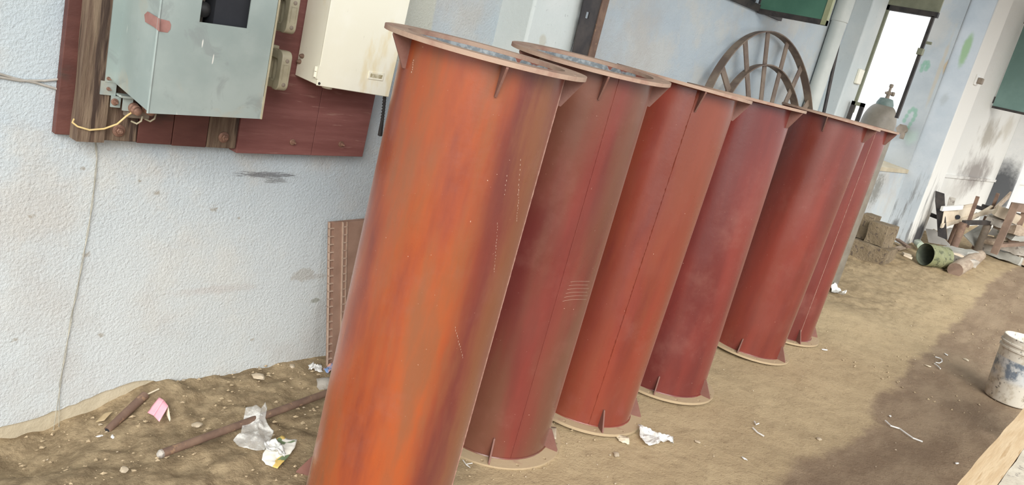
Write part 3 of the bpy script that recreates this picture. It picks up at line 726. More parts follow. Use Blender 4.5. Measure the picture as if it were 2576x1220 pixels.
def door():
    m = MB(); y0, y1 = YF, YF + 0.004
    def zb(x): return zl + (zr - zl) * (x - X0) / (X1 - X0)
    m.hexa([(X0 - 0.002, y0, zb(X0)), (wx0, y0, zb(wx0)), (wx0, y1, zb(wx0)), (X0 - 0.002, y1, zb(X0)), (X0 - 0.002, y0, zt), (wx0, y0, zt), (wx0, y1, zt), (X0 - 0.002, y1, zt)])
    m.hexa([(wx1, y0, zb(wx1)), (X1, y0, zb(X1)), (X1, y1, zb(X1)), (wx1, y1, zb(wx1)), (wx1, y0, zt), (X1, y0, zt), (X1, y1, zt), (wx1, y1, zt)])
    m.hexa([(wx0, y0, zb(wx0)), (wx1, y0, zb(wx1)), (wx1, y1, zb(wx1)), (wx0, y1, zb(wx0)), (wx0, y0, wz0 - 0.004), (wx1, y0, wz0 + 0.002), (wx1, y1, wz0 + 0.002), (wx0, y1, wz0 - 0.004)])
    m.box(wx0, wx1, y0, y1, wz1, zt)
    m.box(X1 - 0.003, X1 + 0.001, y0, y1 + 0.022, zr + 0.07, zt)
    return m
dr = part('door', door(), 'galv', gb_)
part('window_recess', MB().box(wx0 - 0.03, wx1 + 0.03, YF + 0.09, YF + 0.095, wz0 - 0.05, wz1 + 0.05).box(wx0 + 0.055, wx1 + 0.03, YF + 0.03, YF + 0.09, wz0 - 0.05, wz1 + 0.05), 'hole', dr)
part('meter_plate', MB().box(wx0 - 0.028, wx0 + 0.05, YF + 0.082, YF + 0.088, wz0 - 0.04, wz1 + 0.05), 'dustysteel', dr)
part('meter_knob', MB().lathe([(0.022, 0), (0.022, 0.03), (0.016, 0.036), (0.006, 0.04)], 20, (wx0 + 0.035, YF + 0.082, wz0 + 0.028), (0, -1, 0)), 'black', dr)
def patch(pts, axis, off):
    return MB().prism(pts, off)
part('primer_patch', MB().prism([atx(u, v, X0 - 0.003) for u, v in ((364, 37), (372, 29), (390, 40), (402, 47), (401, 79), (388, 68), (366, 55))], (-0.0012, 0, 0)).prism([aty(u, v, YF) for u, v in ((403, 47), (426, 53), (430, 62), (428, 74), (421, 82), (400, 79))], (0, -0.0012, 0)), 'redspot', gb_, label='pink primer patch')
part('side_flange', MB().box(X0 - 0.028, X0 + 0.002, YB - 0.004, YB, 1.083, zt), 'galv', gb_)
part('edge_trim', MB().box(X1 - 0.002, X1 + 0.003, YF - 0.003, YF + 0.006, zr, zt), 'porcelain', gb_)
part('corner_bead', MB().tube([(X0 - 0.001, YF + 0.001, zl), (X0 - 0.001, YF + 0.001, zt)], 0.0035, 8), 'galv', gb_)
part('mounting_tab', MB().box(0.955, 0.998, 2.398, 2.404, 1.045, 1.085), 'galv', gb_)
for u, v in ((272, 197), (272, 223)): screw(gb_, aty(u, v, 2.398), 0.003, 'rivet')
part('terminal_bracket', MB().box(0.985, 1.012, 2.392, 2.398, 1.012, 1.045).box(1.012, 1.040, 2.375, 2.38, 1.008, 1.05).box(1.0, 1.06, 2.36, 2.40, 1.048, 1.054), 'galv', gb_)
screw(gb_, aty(288, 256, 2.392), 0.006)
for x_, z_ in ((1.043, 1.022), (1.083, 1.024)):
    p = (x_, 2.40, z_)
    ins = MB().lathe([(0.010, 0), (0.010, 0.02), (0.016, 0.022), (0.016, 0.030), (0.011, 0.033), (0.015, 0.038), (0.015, 0.045), (0.010, 0.048), (0.012, 0.053), (0.012, 0.06), (0.006, 0.064)], 20, p, (0.0, -1, -0.12))
    part('terminal', ins, 'boltrust', gb_)
part('terminal_block', MB().box(1.032, 1.10, 2.385, 2.42, 0.985, 1.012), 'dustysteel', gb_, bevel=0.004)
for k, (u, v) in enumerate(((338, 306), (372, 300))):
    a = aty(u, v, 2.37)
    part('wire_tail', MB().tube([a + Vector((0, 0.02, -0.004)), a + Vector((0.008, 0, -0.006)), a + Vector((0.018, -0.004, 0.004)), a + Vector((0.022, 0, 0.018))], 0.0028, 8), 'porcelain', gb_)

# ---- porcelain fuse carriers between the boxes
def fuse(u0, label):
    pu, pv = u0
    p = aty(pu, pv, 2.285)          # lower front left corner of the carrier
    x, z = p.x, p.z; t = thing('fuse_carrier', label, 'fuse', (x, 2.418, z), 'porcelain fuse carriers on the board')
    part('base_plate', MB().box(x - 0.045, x + 0.05, 2.392, 2.418, z - 0.004, z + 0.134), 'porcelain', t, bevel=0.003)
    part('base_ridge', MB().box(x - 0.012, x + 0.04, 2.368, 2.392, z - 0.002, z + 0.126), 'porcelain', t, bevel=0.003)
    y0, y1, h = 2.285, 2.322, 0.130; r = 0.022; prof = [(y1, 0), (y0 + r, 0)]
    for k in range(1, 6): a = k / 6 * pi / 2; prof.append((y0 + r - r * sin(a), r - r * cos(a)))
    prof += [(y0, r), (y0, h - r)]
    for k in range(1, 6): a = k / 6 * pi / 2; prof.append((y0 + r - r * cos(a), h - r + r * sin(a)))
    prof += [(y0 + r, h), (y1, h)]
    for k in range(9): a = pi / 2 - k / 8 * pi; prof.append((y1 - 0.010 * max(0, cos(a)) ** 0.5, h / 2 + 0.036 * sin(a)))
    part('carrier', MB().prism([(x, yy, z + zz) for yy, zz in prof], (0.036, 0, 0)), 'porcelain', t, bevel=0.003)
    part('grip', MB().tube([(x + 0.022, 2.346, z + 0.02), (x + 0.022, 2.346, z + 0.11)], 0.011, 14), 'porcelain', t)
    for q0, q1 in ((0.003, 0.030), (0.100, 0.127)): part('foot', MB().box(x + 0.002, x + 0.034, 2.320, 2.370, z + q0, z + q1), 'porcelain', t, bevel=0.003)
    for zz in (0.022, 0.1): part('screw_head', MB().lathe([(0.0065, 0), (0.0065, 0.002), (0.004, 0.0035)], 14, (x + 0.018, y0 + 0.0005, z + zz), (0, -1, 0)), 'dustysteel', t)
    part('label_frame', MB().box(x + 0.008, x + 0.0095, y0 - 0.0015, y0 + 0.001, z + 0.036, z + 0.086).box(x + 0.0265, x + 0.028, y0 - 0.0015, y0 + 0.001, z + 0.036, z + 0.086).box(x + 0.008, x + 0.028, y0 - 0.0015, y0 + 0.001, z + 0.086, z + 0.0875), 'porcelain', t)
fuse((698, 229), 'lower yellowed porcelain fuse carrier with a finger slot, between the two boxes')
fuse((718, 85), 'upper yellowed porcelain fuse carrier, cut by the top edge of the picture')

# ---- cream white switch box
wb_ = thing('cream_box', 'cream white enamelled metal box with a worn label plate beside the near pipe', 'electrical box', (1.76, 2.35, 1.165))
BX0, BX1, BYF = 1.595, 1.905, 2.278
part('body', MB().hexa([(BX0, BYF + 0.006, 1.172), (BX1, BYF + 0.006, 1.166), (BX1, 2.416, 1.172), (BX0, 2.416, 1.176), (BX0, BYF + 0.006, 1.85), (BX1 + 0.02, BYF + 0.006, 1.85), (BX1 + 0.02, 2.416, 1.85), (BX0, 2.416, 1.85)]), 'enamel', wb_, bevel=0.002)
wd = part('door', MB().hexa([(BX0 - 0.002, BYF, 1.170), (BX1 + 0.004, BYF, 1.162), (BX1 + 0.004, BYF + 0.006, 1.162), (BX0 - 0.002, BYF + 0.006, 1.170), (BX0 - 0.002, BYF, 1.85), (BX1 + 0.024, BYF, 1.85), (BX1 + 0.024, BYF + 0.006, 1.85), (BX0 - 0.002, BYF + 0.006, 1.85)]), 'enamel', wb_, bevel=0.002)
p = aty(945, 191, BYF)
part('label_plate', MB().box(p.x - 0.034, p.x + 0.034, BYF - 0.003, BYF, p.z - 0.014, p.z + 0.014), 'enamel', wd, bevel=0.001)
part('worn_label', MB().box(p.x - 0.026, p.x + 0.028, BYF - 0.0035, BYF - 0.001, p.z - 0.007, p.z + 0.007), pm('worn_label_print', (0.30, 0.25, 0.13), (0.70, 0.66, 0.52), 60, 0.6, bump=0), wd)
h0 = Vector((BX0 - 0.006, BYF + 0.014, 1.196))
part('hinge', MB().box(BX0 - 0.006, BX0 + 0.001, BYF - 0.001, BYF + 0.012, 1.192, 1.236).tube([h0, h0 + Vector((0, 0, 0.018))], 0.006, 12).tube([h0 + Vector((0, 0, 0.02)), h0 + Vector((0, 0, 0.036))], 0.006, 12), 'enamel', wb_)
for u, v in ((755, 155), (762, 141)):
    q = atx(u, v, BX0); part('side_bolt', MB().lathe([(0.008, 0), (0.008, 0.004), (0.005, 0.012), (0.003, 0.014)], 12, q, (-1, 0, 0)), 'rust', wb_)
part('cable_gland', MB().lathe([(0.024, 0), (0.024, -0.008), (0.018, -0.01), (0.018, -0.016)], 24, (1.68, 2.34, 1.172)), 'enamel', wb_)
q = aty(803, 210, BYF); part('corner_rivet', MB().lathe([(0.005, 0), (0.004, 0.002), (0.002, 0.003)], 12, q, (0, -1, 0)), 'darksteel', wd)

# ---- cables
a = aty(968, 240, 2.30); b = aty(962, 300, 2.315); c_ = aty(956, 340, 2.33)
ck = MB().tube([a + Vector((0, 0, 0.02)), a, (a + b) / 2 + Vector((0.002, 0, 0)), b], [0.0055, 0.0065, 0.005, 0.006], 10)
cb = thing('black_cable', 'short black corrugated cable end hanging under the cream box', 'cable', b)
part('conduit', ck, 'black', cb); part('plug', MB().tube([b, c_], [0.006, 0.009], 12), 'black', cb)
for k in range(9):
    p = a.lerp(b, k / 8); part('ring', MB().lathe([(0.0055, -0.002), (0.0078, 0), (0.0055, 0.002)], 12, p, b - a), 'black', cb)
yw = [aty(u, v, Y) for u, v, Y in ((186, 300, 2.41), (182, 308, 2.40), (195, 318, 2.396), (225, 327, 2.396), (262, 324, 2.395), (295, 312, 2.385), (318, 292, 2.375), (330, 284, 2.37), (334, 276, 2.36))]
solo('yellow_wire', MB().tube(yw, 0.0028, 8), 'yellow', 'yellow insulated wire looped across the foot of the timber post', 'wire')
tw = [(240, 352), (244, 400), (236, 480), (225, 560), (212, 632), (196, 720), (181, 790), (166, 880), (152, 960), (146, 1020), (141, 1086)]
strands = thing('hanging_wire', 'pair of thin pale wires hanging down the wall from the mounting board to the soil', 'wire', aty(141, 1086, WF - 0.004))
for k in (0, 1):
    path = []
    for j in range(61):
        f = j / 60 * (len(tw) - 1); i0 = min(int(f), len(tw) - 2); g = f - i0
        u = tw[i0][0] * (1 - g) + tw[i0 + 1][0] * g; v = tw[i0][1] * (1 - g) + tw[i0 + 1][1] * g
        s = sin(j * 0.55) * (1.6 if j < 50 else 0) + (0 if j < 50 else (j - 50) * 0.7)
        path.append(aty(u + (s if k else -s), v, WF - 0.004 - 0.003 * (1 + cos(j * 0.55 + pi * k)) / 2))
    part('strand', MB().tube(path, 0.0010, 6), 'wire', strands)
for k, (pts, lab) in enumerate((([(-40, 176), (0, 186), (40, 198), (90, 208), (150, 226)], 'lower dusty cable sagging along the wall to the mounting board'), ([(-40, 190), (0, 194), (50, 203), (110, 203), (152, 199)], 'upper dusty cable running along the wall to the mounting board'))):
    solo('wall_cable', MB().tube([aty(u, v, WF - 0.006) for u, v in pts], 0.0035, 8), 'dirtywire', lab, 'cable', 'dusty cables on the wall')

# ---- brown corrugated board leaning behind the near pipe
bx = thing('corrugated_board', 'brown cellular board with ladder-like ribs leaning on the wall behind the near pipe', 'board', (2.05, 2.44, 0.0))
def ipt(a, b, Y0=0.0):   # a across, b up, leaning board frame
    x = 1.882 + a; z = 0.615 * b + 0.009 * a / 0.15 - 0.02 * (1 - b); x += 0.075 * (1 - b)
    return Vector((x, 2.462 - 0.07 * (1 - b) - Y0, z))
def slab(a0, a1, d0, d1, b0=0.0, b1=1.0):
    return MB().hexa([ipt(a0, b0, d1), ipt(a1, b0, d1), ipt(a1, b0, d0), ipt(a0, b0, d0), ipt(a0, b1, d1), ipt(a1, b1, d1), ipt(a1, b1, d0), ipt(a0, b1, d0)])
part('rear_sheet', slab(0, 0.42, 0, 0.004), 'board', bx); part('front_sheet', slab(0.062, 0.42, 0.016, 0.020), 'board', bx)
part('fold_edge', slab(0.022, 0.058, 0.004, 0.014), 'board', bx)
for k in range(19):
    b0 = 0.03 + k * 0.0515
    part('rib', slab(0.0, 0.022, 0.004, 0.013, b0, b0 + 0.007), 'boardrib', bx)
    part('rib', slab(0.058, 0.078, 0.0195, 0.024, b0 + 0.01, b0 + 0.017), 'boardrib', bx)
part('edge_strip', slab(0.0, 0.003, 0.003, 0.014), 'boardrib', bx); part('edge_strip', slab(0.058, 0.0605, 0.014, 0.024), 'boardrib', bx); part('edge_strip', slab(0.076, 0.0785, 0.0195, 0.024), 'boardrib', bx)

# ================================================================== THINGS ON THE WALL FURTHER BACK
# ---- rusty angle bracket against the first pier
sb = thing('steel_angle', 'dark rusty steel angle with a drilled hole, upright against the first pier', 'steel bracket', (3.27, 2.40, 0.0))
aL = aty(1437, 140, 2.27); aT = aty(1467, 0, 2.27); rL = aty(1476, 140, 2.27); rT = aty(1480, 0, 2.27)
def ext(a, b, z): return a.lerp(b, (z - a.z) / (b.z - a.z))
hx = aty(1476, 38, 2.27)
lw = MB()
L0, L1 = ext(aL, aT, gz(2.9, 2.3)), ext(aL, aT, 2.6); Rr0, Rr1 = Vector((rL.x, 2.27, gz(2.9, 2.3))), Vector((rL.x, 2.27, 2.6))
L0 = Vector((aL.x - 0.02, 2.27, gz(2.9, 2.3)))
hz0, hz1, hx0, hx1 = hx.z - 0.014, hx.z + 0.014, hx.x - 0.012, hx.x + 0.012
def lx_(z): return L0.x + (aL.x - L0.x) * (z - L0.z) / (aL.z - L0.z) if z < aL.z else ext(aL, aT, z).x
def strip(z0, z1, f0, f1):
    lw.hexa([(f0(z0), 2.265, z0), (f1(z0), 2.265, z0), (f1(z0), 2.272, z0), (f0(z0), 2.272, z0), (f0(z1), 2.265, z1), (f1(z1), 2.265, z1), (f1(z1), 2.272, z1), (f0(z1), 2.272, z1)])
rx = rL.x
strip(L0.z, aL.z, lx_, lambda z: rx); strip(aL.z, hz0, lx_, lambda z: rx); strip(hz0, hz1, lx_, lambda z: hx0); strip(hz0, hz1, lambda z: hx1, lambda z: rx); strip(hz1, 2.6, lambda z: min(lx_(z), hx0), lambda z: rx)
part('web', lw, 'darksteel', sb)
part('rusty_leg', MB().box(rx, rx + 0.048, 2.258, 2.268, L0.z, 2.6), 'rust', sb, bevel=0.002)
part('return_leg', MB().box(rx + 0.038, rx + 0.046, 2.268, 2.32, L0.z, 2.6), 'rust', sb)

# ---- spoked wheel frame leaning on the wall
wc = Vector((5.19, 2.28, 0.955)); tilt = Vector((0, 0.17, 0.985)).normalized(); ex = Vector((1, 0, 0)); nrm = ex.cross(tilt)
wh = thing('spoked_wheel', 'large rusty flat-bar wheel frame with two rims and spokes leaning on the wall', 'wheel frame', (5.2, 2.13, 0.0))
def wp(r, a, d=0.0): return wc + ex * (r * cos(a)) + tilt * (r * sin(a)) + nrm * d
def rim(r, w, th):
    m = MB(); n = 96; vs = []; fs = []
    for k in range(n):
        a = 2 * pi * k / n; vs += [wp(r - th, a, -w / 2), wp(r, a, -w / 2), wp(r, a, w / 2), wp(r - th, a, w / 2)]
    for k in range(n):
        a, b = k * 4, ((k + 1) % n) * 4
        for j in range(4): fs.append((a + j, a + (j + 1) % 4, b + (j + 1) % 4, b + j))
    return m.add(vs, fs)
part('outer_rim', rim(0.955, 0.055, 0.008), 'wheel', wh); part('inner_rim', rim(0.742, 0.055, 0.008), 'wheel', wh)
part('hub', MB().lathe([(0.05, -0.06), (0.05, 0.06), (0.025, 0.06), (0.025, -0.06), (0.05, -0.06)], 28, wc, nrm), 'rust', wh)
for k in range(18):
    a = radians(16.5 + k * 20)
    part('spoke', MB().bar(wp(0.05, a), wp(0.947, a), 0.008, 0.052, up=tuple(wp(1, a + pi / 2) - wc)), 'wheel', wh)

# ---- downpipe, thin rod
dp = thing('downpipe', 'pale grey plastic downpipe fixed in the corner beside the window pier', 'drainpipe', (6.18, 2.42, gz(6.18, 2.42)))
dx = 6.18; dyc = (atx(2043, 265, dx).y + atx(2109, 53, dx).y) / 2
part('pipe', MB().lathe([(0.058, 0.0), (0.058, 3.6)], 28, (dx, dyc, 0)), 'downpipe', dp)
jz = atx(2110, 54, dx).z
part('socket_collar', MB().lathe([(0.0585, jz - 0.004), (0.0635, jz), (0.0635, jz + 0.9), (0.058, jz + 0.91)], 28, (dx, dyc, 0)), 'downpipe', dp)
part('wall_clip', MB().box(dx - 0.062, dx + 0.062, dyc, WY, 1.0, 1.03), 'rust', dp)
part('wall_clip', MB().box(dx - 0.062, dx + 0.062, dyc, WY, 2.7, 2.73), 'rust', dp)
r0 = Vector((6.36, 2.395, gz(6.36, 2.4))); ra = atx(2072, 285, 6.36); rb = atx(2106, 110, 6.40); ra.y = min(ra.y, 2.46); rb.y = min(rb.y, 2.475); rd = Vector((0, 0, 1))
solo('leaning_rod', MB().tube([r0, ra, rb, rb + rd * 0.1], 0.014, 10), 'darksteel', 'thin dark rusted rod leaning between downpipe and window pier', 'rod')
p = aty(2158, 192, 2.36)
solo('wall_pad', MB().box(p.x - 0.05, p.x + 0.05, 2.335, 2.36, p.z - 0.06, p.z + 0.06), 'enamel', 'small pale wooden pad on the window pier edge', 'pad', bevel=0.006)

# ---- gas cylinder and the frame handle beside it
gc = atx(2216, 290, 7.15); gr = 0.142; g0 = gz(gc.x, gc.y)
cy = thing('gas_cylinder', 'grey-brown gas cylinder with a teal collar and brass valve behind the last pipe', 'gas cylinder', (gc.x, gc.y, g0))
zs = atx(2212, 320, 7.15).z
prof = [(0.12, g0), (gr, g0 + 0.03), (gr, zs)]
for k in range(1, 9): a = k / 9 * pi / 2; prof.append((0.045 + (gr - 0.045) * cos(a), zs + 0.19 * sin(a)))
prof.append((0.045, zs + 0.19))
part('body', MB().lathe(prof, 40, (gc.x, gc.y, 0)), 'gasgrey', cy, 50)
part('collar', MB().lathe([(0.072, zs + 0.165), (0.070, zs + 0.20), (0.052, zs + 0.24), (0.03, zs + 0.245)], 32, (gc.x, gc.y, 0)), 'gasteal', cy)
vz = zs + 0.245; vp = Vector((gc.x, gc.y, vz))
part('valve', MB().lathe([(0.018, 0), (0.014, 0.02), (0.018, 0.03), (0.018, 0.055), (0.010, 0.06), (0.010, 0.09), (0.016, 0.092), (0.016, 0.115), (0.010, 0.12)], 16, vp), 'dustysteel', cy)
part('valve_outlet', MB().lathe([(0.010, -0.03), (0.012, 0.0), (0.012, 0.025), (0.018, 0.027), (0.018, 0.045)], 14, vp + Vector((0, 0, 0.042)), RX * 1.0 - Vector((0, 0, 0.2))), 'dustysteel', cy)
hl = thing('frame_handle', 'dark square steel handle frame standing between window and gas cylinder', 'steel frame', ag(2130, 560))
fx = 6.72; A = atx(2148, 254, fx); B = atx(2168, 262, fx); bw = 0.03
A2 = Vector((fx, atx(2150, 254, fx).y, A.z)); B2 = Vector((fx, atx(2171, 262, fx).y, A.z))
g1 = gz(fx, 2.4); hl.location = ((A2 + B2) / 2).to_3d(); hl.location.z = g1
part('post', MB().bar(Vector((fx, A2.y, g1)), A2, bw, bw), 'darksteel', hl); part('post', MB().bar(Vector((fx, B2.y, g1)), B2, bw, bw), 'darksteel', hl)
part('cross_bar', MB().bar(A2 + Vector((0, bw / 2, -bw / 2)), B2 + Vector((0, -bw / 2, -bw / 2)), bw, bw), 'oliveframe', hl)

# ---- fittings on the far column
p = atx(2272, 326, 9.56)
vf = thing('tap_fitting', 'corroded grey pipe tap fitting on the marked window jamb', 'tap', p)
part('body', MB().tube([p + Vector((0.025, 0, 0)), p + Vector((-0.06, 0, 0))], [0.045, 0.05], 12), 'dustysteel', vf)
part('nut', MB().lathe([(0.06, 0), (0.06, 0.03), (0.04, 0.035)], 6, p + Vector((-0.04, 0, 0)), (-1, 0, 0)), 'dustysteel', vf)
part('spout', MB().tube([p + Vector((-0.05, 0, 0)), p + Vector((-0.055, -0.03, -0.05)), p + Vector((-0.06, -0.03, -0.1))], 0.025, 10), 'dustysteel', vf)
p = aty(2455, 201, 2.24)
sk = thing('wall_socket', 'small square wall socket with a grey plug on the bright column face', 'socket', p)
part('plate', MB().box(p.x - 0.055, p.x + 0.06, 2.222, 2.24, p.z - 0.055, p.z + 0.055), 'whitepaper', sk, bevel=0.004)
part('plug', MB().box(p.x - 0.02, p.x + 0.05, 2.17, 2.222, p.z - 0.035, p.z + 0.03), 'dustysteel', sk, bevel=0.008)
# ================================================================== STONE BLOCKS AND SCRAP AT THE FAR END
def rough_block(c, s, rz, seed, amp=0.02, tiltx=0.0):
    m = MB(); n = 7; c = Vector(c); M = Matrix.Rotation(rz, 3, 'Z') @ Matrix.Rotation(tiltx, 3, 'X'); vs = {}; V = []; F = []
    def vid(i, j, k):
        if (i, j, k) not in vs:
            p = Vector((i / n - 0.5, j / n - 0.5, k / n)); 
            q = Vector((p.x * s[0], p.y * s[1], p.z * s[2]))
            q += noise.noise_vector(q * 9 + Vector((seed * 5, 0, 0))) * amp
            vs[(i, j, k)] = len(V); V.append(c + M @ q)
        return vs[(i, j, k)]
    for a in range(n):
        for b in range(n):
            F += [(vid(a, b, 0), vid(a, b + 1, 0), vid(a + 1, b + 1, 0), vid(a + 1, b, 0)), (vid(a, b, n), vid(a + 1, b, n), vid(a + 1, b + 1, n), vid(a, b + 1, n)),
                  (vid(a, 0, b), vid(a + 1, 0, b), vid(a + 1, 0, b + 1), vid(a, 0, b + 1)), (vid(a, n, b), vid(a, n, b + 1), vid(a + 1, n, b + 1), vid(a + 1, n, b)),
                  (vid(0, a, b), vid(0, a, b + 1), vid(0, a + 1, b + 1), vid(0, a + 1, b)), (vid(n, a, b), vid(n, a + 1, b), vid(n, a + 1, b + 1), vid(n, a, b + 1))]
    return m.add(V, F)
pc = ag(2218, 668); g = gz(pc.x, pc.y)
solo('stone_block', rough_block((pc.x + 0.19, pc.y + 0.18, g - 0.03), (0.38, 0.37, 0.19), 0.04, 1, 0.011), 'stone', 'wide rough tan stone block lying at the bottom of the block pile', 'stone block', 'rough stone blocks by the wall')
solo('stone_block', rough_block((pc.x + 0.20, pc.y + 0.16, g + 0.163), (0.27, 0.19, 0.22), -0.10, 2, 0.012), 'stone', 'square rough stone block sitting on top of the wide bottom block', 'stone block', 'rough stone blocks by the wall')
solo('stone_block', rough_block((pc.x + 0.27, pc.y + 0.325, g + 0.163), (0.22, 0.11, 0.26), 0.0, 3, 0.010), 'stone', 'rounded stone block behind the top block, half hidden by the gas cylinder', 'stone block', 'rough stone blocks by the wall')
# mossy can on its side
p0 = ag(2333, 672); cl = thing('paint_can', 'mossy green round can lying on its side in front of the scrap heap', 'can', p0)
ca = atx(2325, 648, p0.x); dirc = (atx(2372, 655, p0.x + 0.22) - ca).normalized()
dirc.z = 0.0; dirc.normalize(); cr = 0.115; ca.z = gz(p0.x, p0.y) + cr
part('shell', MB().lathe([(cr, 0), (cr, 0.26), (cr * 0.98, 0.265), (0.0, 0.265)], 32, ca, dirc), 'can', cl)
cl.children[0].data.polygons  # keep
part('lining', MB().lathe([(cr * 0.97, -0.001), (cr * 0.97, 0.25), (0.0, 0.25)], 32, ca, dirc), 'canin', cl)
for d in (0.0, 0.09, 0.18, 0.26): part('hoop', MB().lathe([(cr, d - 0.005), (cr + 0.004, d), (cr, d + 0.005)], 32, ca, dirc), 'can', cl)
# fix the open mouth: remove the front caps made by lathe
for o in cl.children:
    if o.name.split('.')[0] in ('shell', 'lining', 'hoop'):
        me = o.data; import bmesh
        bm = bmesh.new(); bm.from_mesh(me); bmesh.ops.delete(bm, geom=[f for f in bm.faces if len(f.verts) > 8], context='FACES_ONLY'); bm.to_mesh(me); bm.free()
# bottle
b0, b1 = ag(2312, 632, 0.06), ag(2290, 607, 0.05); bd_ = b1 - b0; b1 = b0 + bd_.normalized() * 0.27
solo('bottle', MB().lathe([(0.0, 0), (0.04, 0.002), (0.042, 0.02), (0.042, 0.16), (0.016, 0.21), (0.014, 0.265), (0.0, 0.266)], 20, b0, b1 - b0), 'tin', 'pale green bottle lying between stone blocks and mossy can', 'bottle')
# short log
l0, l1 = ag(2398, 690, 0.05), ag(2462, 652, 0.05); lg = thing('wooden_log', 'short weathered wooden log lying on the soil beside the mossy can', 'log', l0)
lp = [l0.lerp(l1, k / 8) + noise.noise_vector(Vector((k, 1, 0))) * 0.012 for k in range(9)]
part('bark', MB().tube(lp, [0.075, 0.078, 0.076, 0.073, 0.072, 0.07, 0.07, 0.066, 0.06], 14), 'oldwood', lg)
ld = (lp[1] - lp[0]).normalized()
part('sawn_end', MB().lathe([(0.072, 0), (0.072, 0.004), (0.0, 0.005)], 14, lp[0], -ld), 'brownwood', lg)

# low steel trestle with scrap on it: pixel directions at stated distances along the wall
def bt(m, a, Xa, b, Xb, w, h): return m.bar(atx(*a, Xa), atx(*b, Xb), w, h)
tr = thing('steel_trestle', 'rusty low steel trestle frame carrying scrap channels near the white wall', 'trestle', ag(2400, 640))
def leg(top, X, w, mat='rust', name='leg', r=True):
    p = atx(*top, X); q = Vector((p.x, p.y, gz(p.x, p.y) - 0.02))
    part(name, MB().tube([q, p], w, 12) if r else MB().bar(q, p, w * 2, w * 2), mat, tr)
    return p
leg((2424, 560), 10.0, 0.042); leg((2412, 562), 10.35, 0.042); leg((2488, 557), 10.6, 0.042, 'dustysteel'); leg((2484, 545), 11.1, 0.035, 'rust')
for a, Xa, b, Xb, nm in (((2336, 538), 10.3, (2368, 550), 10.3, 'cross_rail'), ((2412, 562), 10.35, (2460, 540), 11.1, 'side_rail'), ((2424, 560), 10.0, (2492, 560), 10.6, 'front_rail'), ((2448, 518), 11.2, (2540, 545), 11.4, 'rear_rail')):
    part(nm, bt(MB(), a, Xa, b, Xb, 0.045, 0.045), 'darksteel', tr)
for a, b, X in (((2460, 494), (2432, 572), 10.2), ((2516, 522), (2497, 565), 10.8), ((2511, 486), (2494, 530), 11.4)):
    part('upright', bt(MB(), a, X, b, X, 0.035, 0.035), 'rust', tr)
def flatp(pts, X, th, mat, name, label, cat, dirv=(1, 0, 0)):
    return solo(name, MB().prism([atx(u, v, X) for u, v in pts], Vector(dirv) * th), mat, label, cat)
flatp([(2353, 480), (2375, 487), (2378, 545), (2382, 603), (2359, 594), (2356, 540), (2352, 505)], 9.95, 0.02, 'darksteel', 'steel_plate', 'narrow dark steel plate standing upright at the trestle end', 'plate')
ch = thing('channel_section', 'wide dusty steel channel section lying tilted on the trestle', 'channel', atx(2412, 550, 10.1))
c0, c1, c2, c3 = atx(2375, 528, 9.9), atx(2450, 515, 10.6), atx(2446, 545, 10.6), atx(2368, 568, 9.9)
part('web', MB().prism([c0, c1, c2, c3], (0.012, 0.006, 0)), 'dustysteel', ch)
ch.children[0].data.materials[0] = MAT['scrapwood']
part('flange_lip', MB().bar(c3, c2, 0.02, 0.05), 'scrapwood', ch); part('flange_lip', MB().bar(c0, c1, 0.02, 0.03), 'scrapwood', ch)
hp = atx(2409, 546, 10.2); part('bolt_hole', MB().lathe([(0.026, 0), (0.026, 0.012), (0.0, 0.013)], 16, hp, (-1, -0.5, 0)), 'hole', ch)
def stick(a, Xa, b, Xb, w, h, mat, name, label, cat, group=None):
    return solo(name, bt(MB(), a, Xa, b, Xb, w, h), mat, label, cat, group)
stick((2369, 525), 9.85, (2420, 521), 10.2, 0.03, 0.05, 'whitepaper', 'white_trim', 'short white strip lying on the channel section', 'strip')
stick((2375, 560), 10.15, (2512, 528), 11.0, 0.03, 0.04, 'scrapwood', 'wood_batten', 'long pale batten lying along the trestle under the channel', 'batten', 'pale battens on the trestle')
stick((2440, 552), 10.5, (2495, 520), 11.1, 0.03, 0.03, 'scrapwood', 'wood_batten', 'short pale batten crossing the trestle behind the upright', 'batten', 'pale battens on the trestle')
stick((2500, 530), 11.0, (2540, 490), 11.9, 0.02, 0.09, 'oldwood', 'old_board', 'thin grey board sticking up at an angle from the trestle scrap', 'board')
stick((2385, 540), 10.6, (2396, 498), 10.8, 0.07, 0.02, 'rubble', 'grey_offcut', 'grey offcut standing behind the dark steel plate', 'offcut')
# sooty white sheet and panel standing behind the trestle, leaning sheets
def sheetp(pts, Xs, mat, name, label, cat, th=0.015, group=None):
    P_ = [atx(u, v, X) for (u, v), X in zip(pts, Xs)]
    for q in P_: q.y = min(q.y, 2.47); q.z = max(q.z, gz(q.x, q.y) + 0.004)
    n = (P_[1] - P_[0]).cross(P_[2] - P_[0]).normalized()
    if n.x > 0: n = -n
    return solo(name, MB().prism(P_, -n * th), mat, label, cat, group, ang=0)
sheetp([(2328, 575), (2352, 578), (2372, 598), (2394, 620), (2330, 625)], [10.2] * 5, 'sootsheet', 'sooty_sheet', 'soot-stained white sheet standing low behind the dark steel plate', 'sheet')
sheetp([(2382, 575), (2398, 572), (2400, 618), (2384, 612)], [10.5] * 4, 'whitepaper', 'white_sheet', 'narrow white sheet standing behind the trestle leg', 'sheet')
sheetp([(2425, 590), (2470, 563), (2495, 572), (2455, 622)], [10.6, 11.0, 11.0, 10.6], 'sheet', 'fibre_sheet', 'greenish grey sheet leaning low under the trestle', 'sheet', group='leaning sheets')
sheetp([(2485, 590), (2500, 567), (2522, 580), (2515, 596)], [10.9] * 4, 'whitepaper', 'white_board', 'bright white board lying among the scrap under the rails', 'panel', group='leaning sheets')
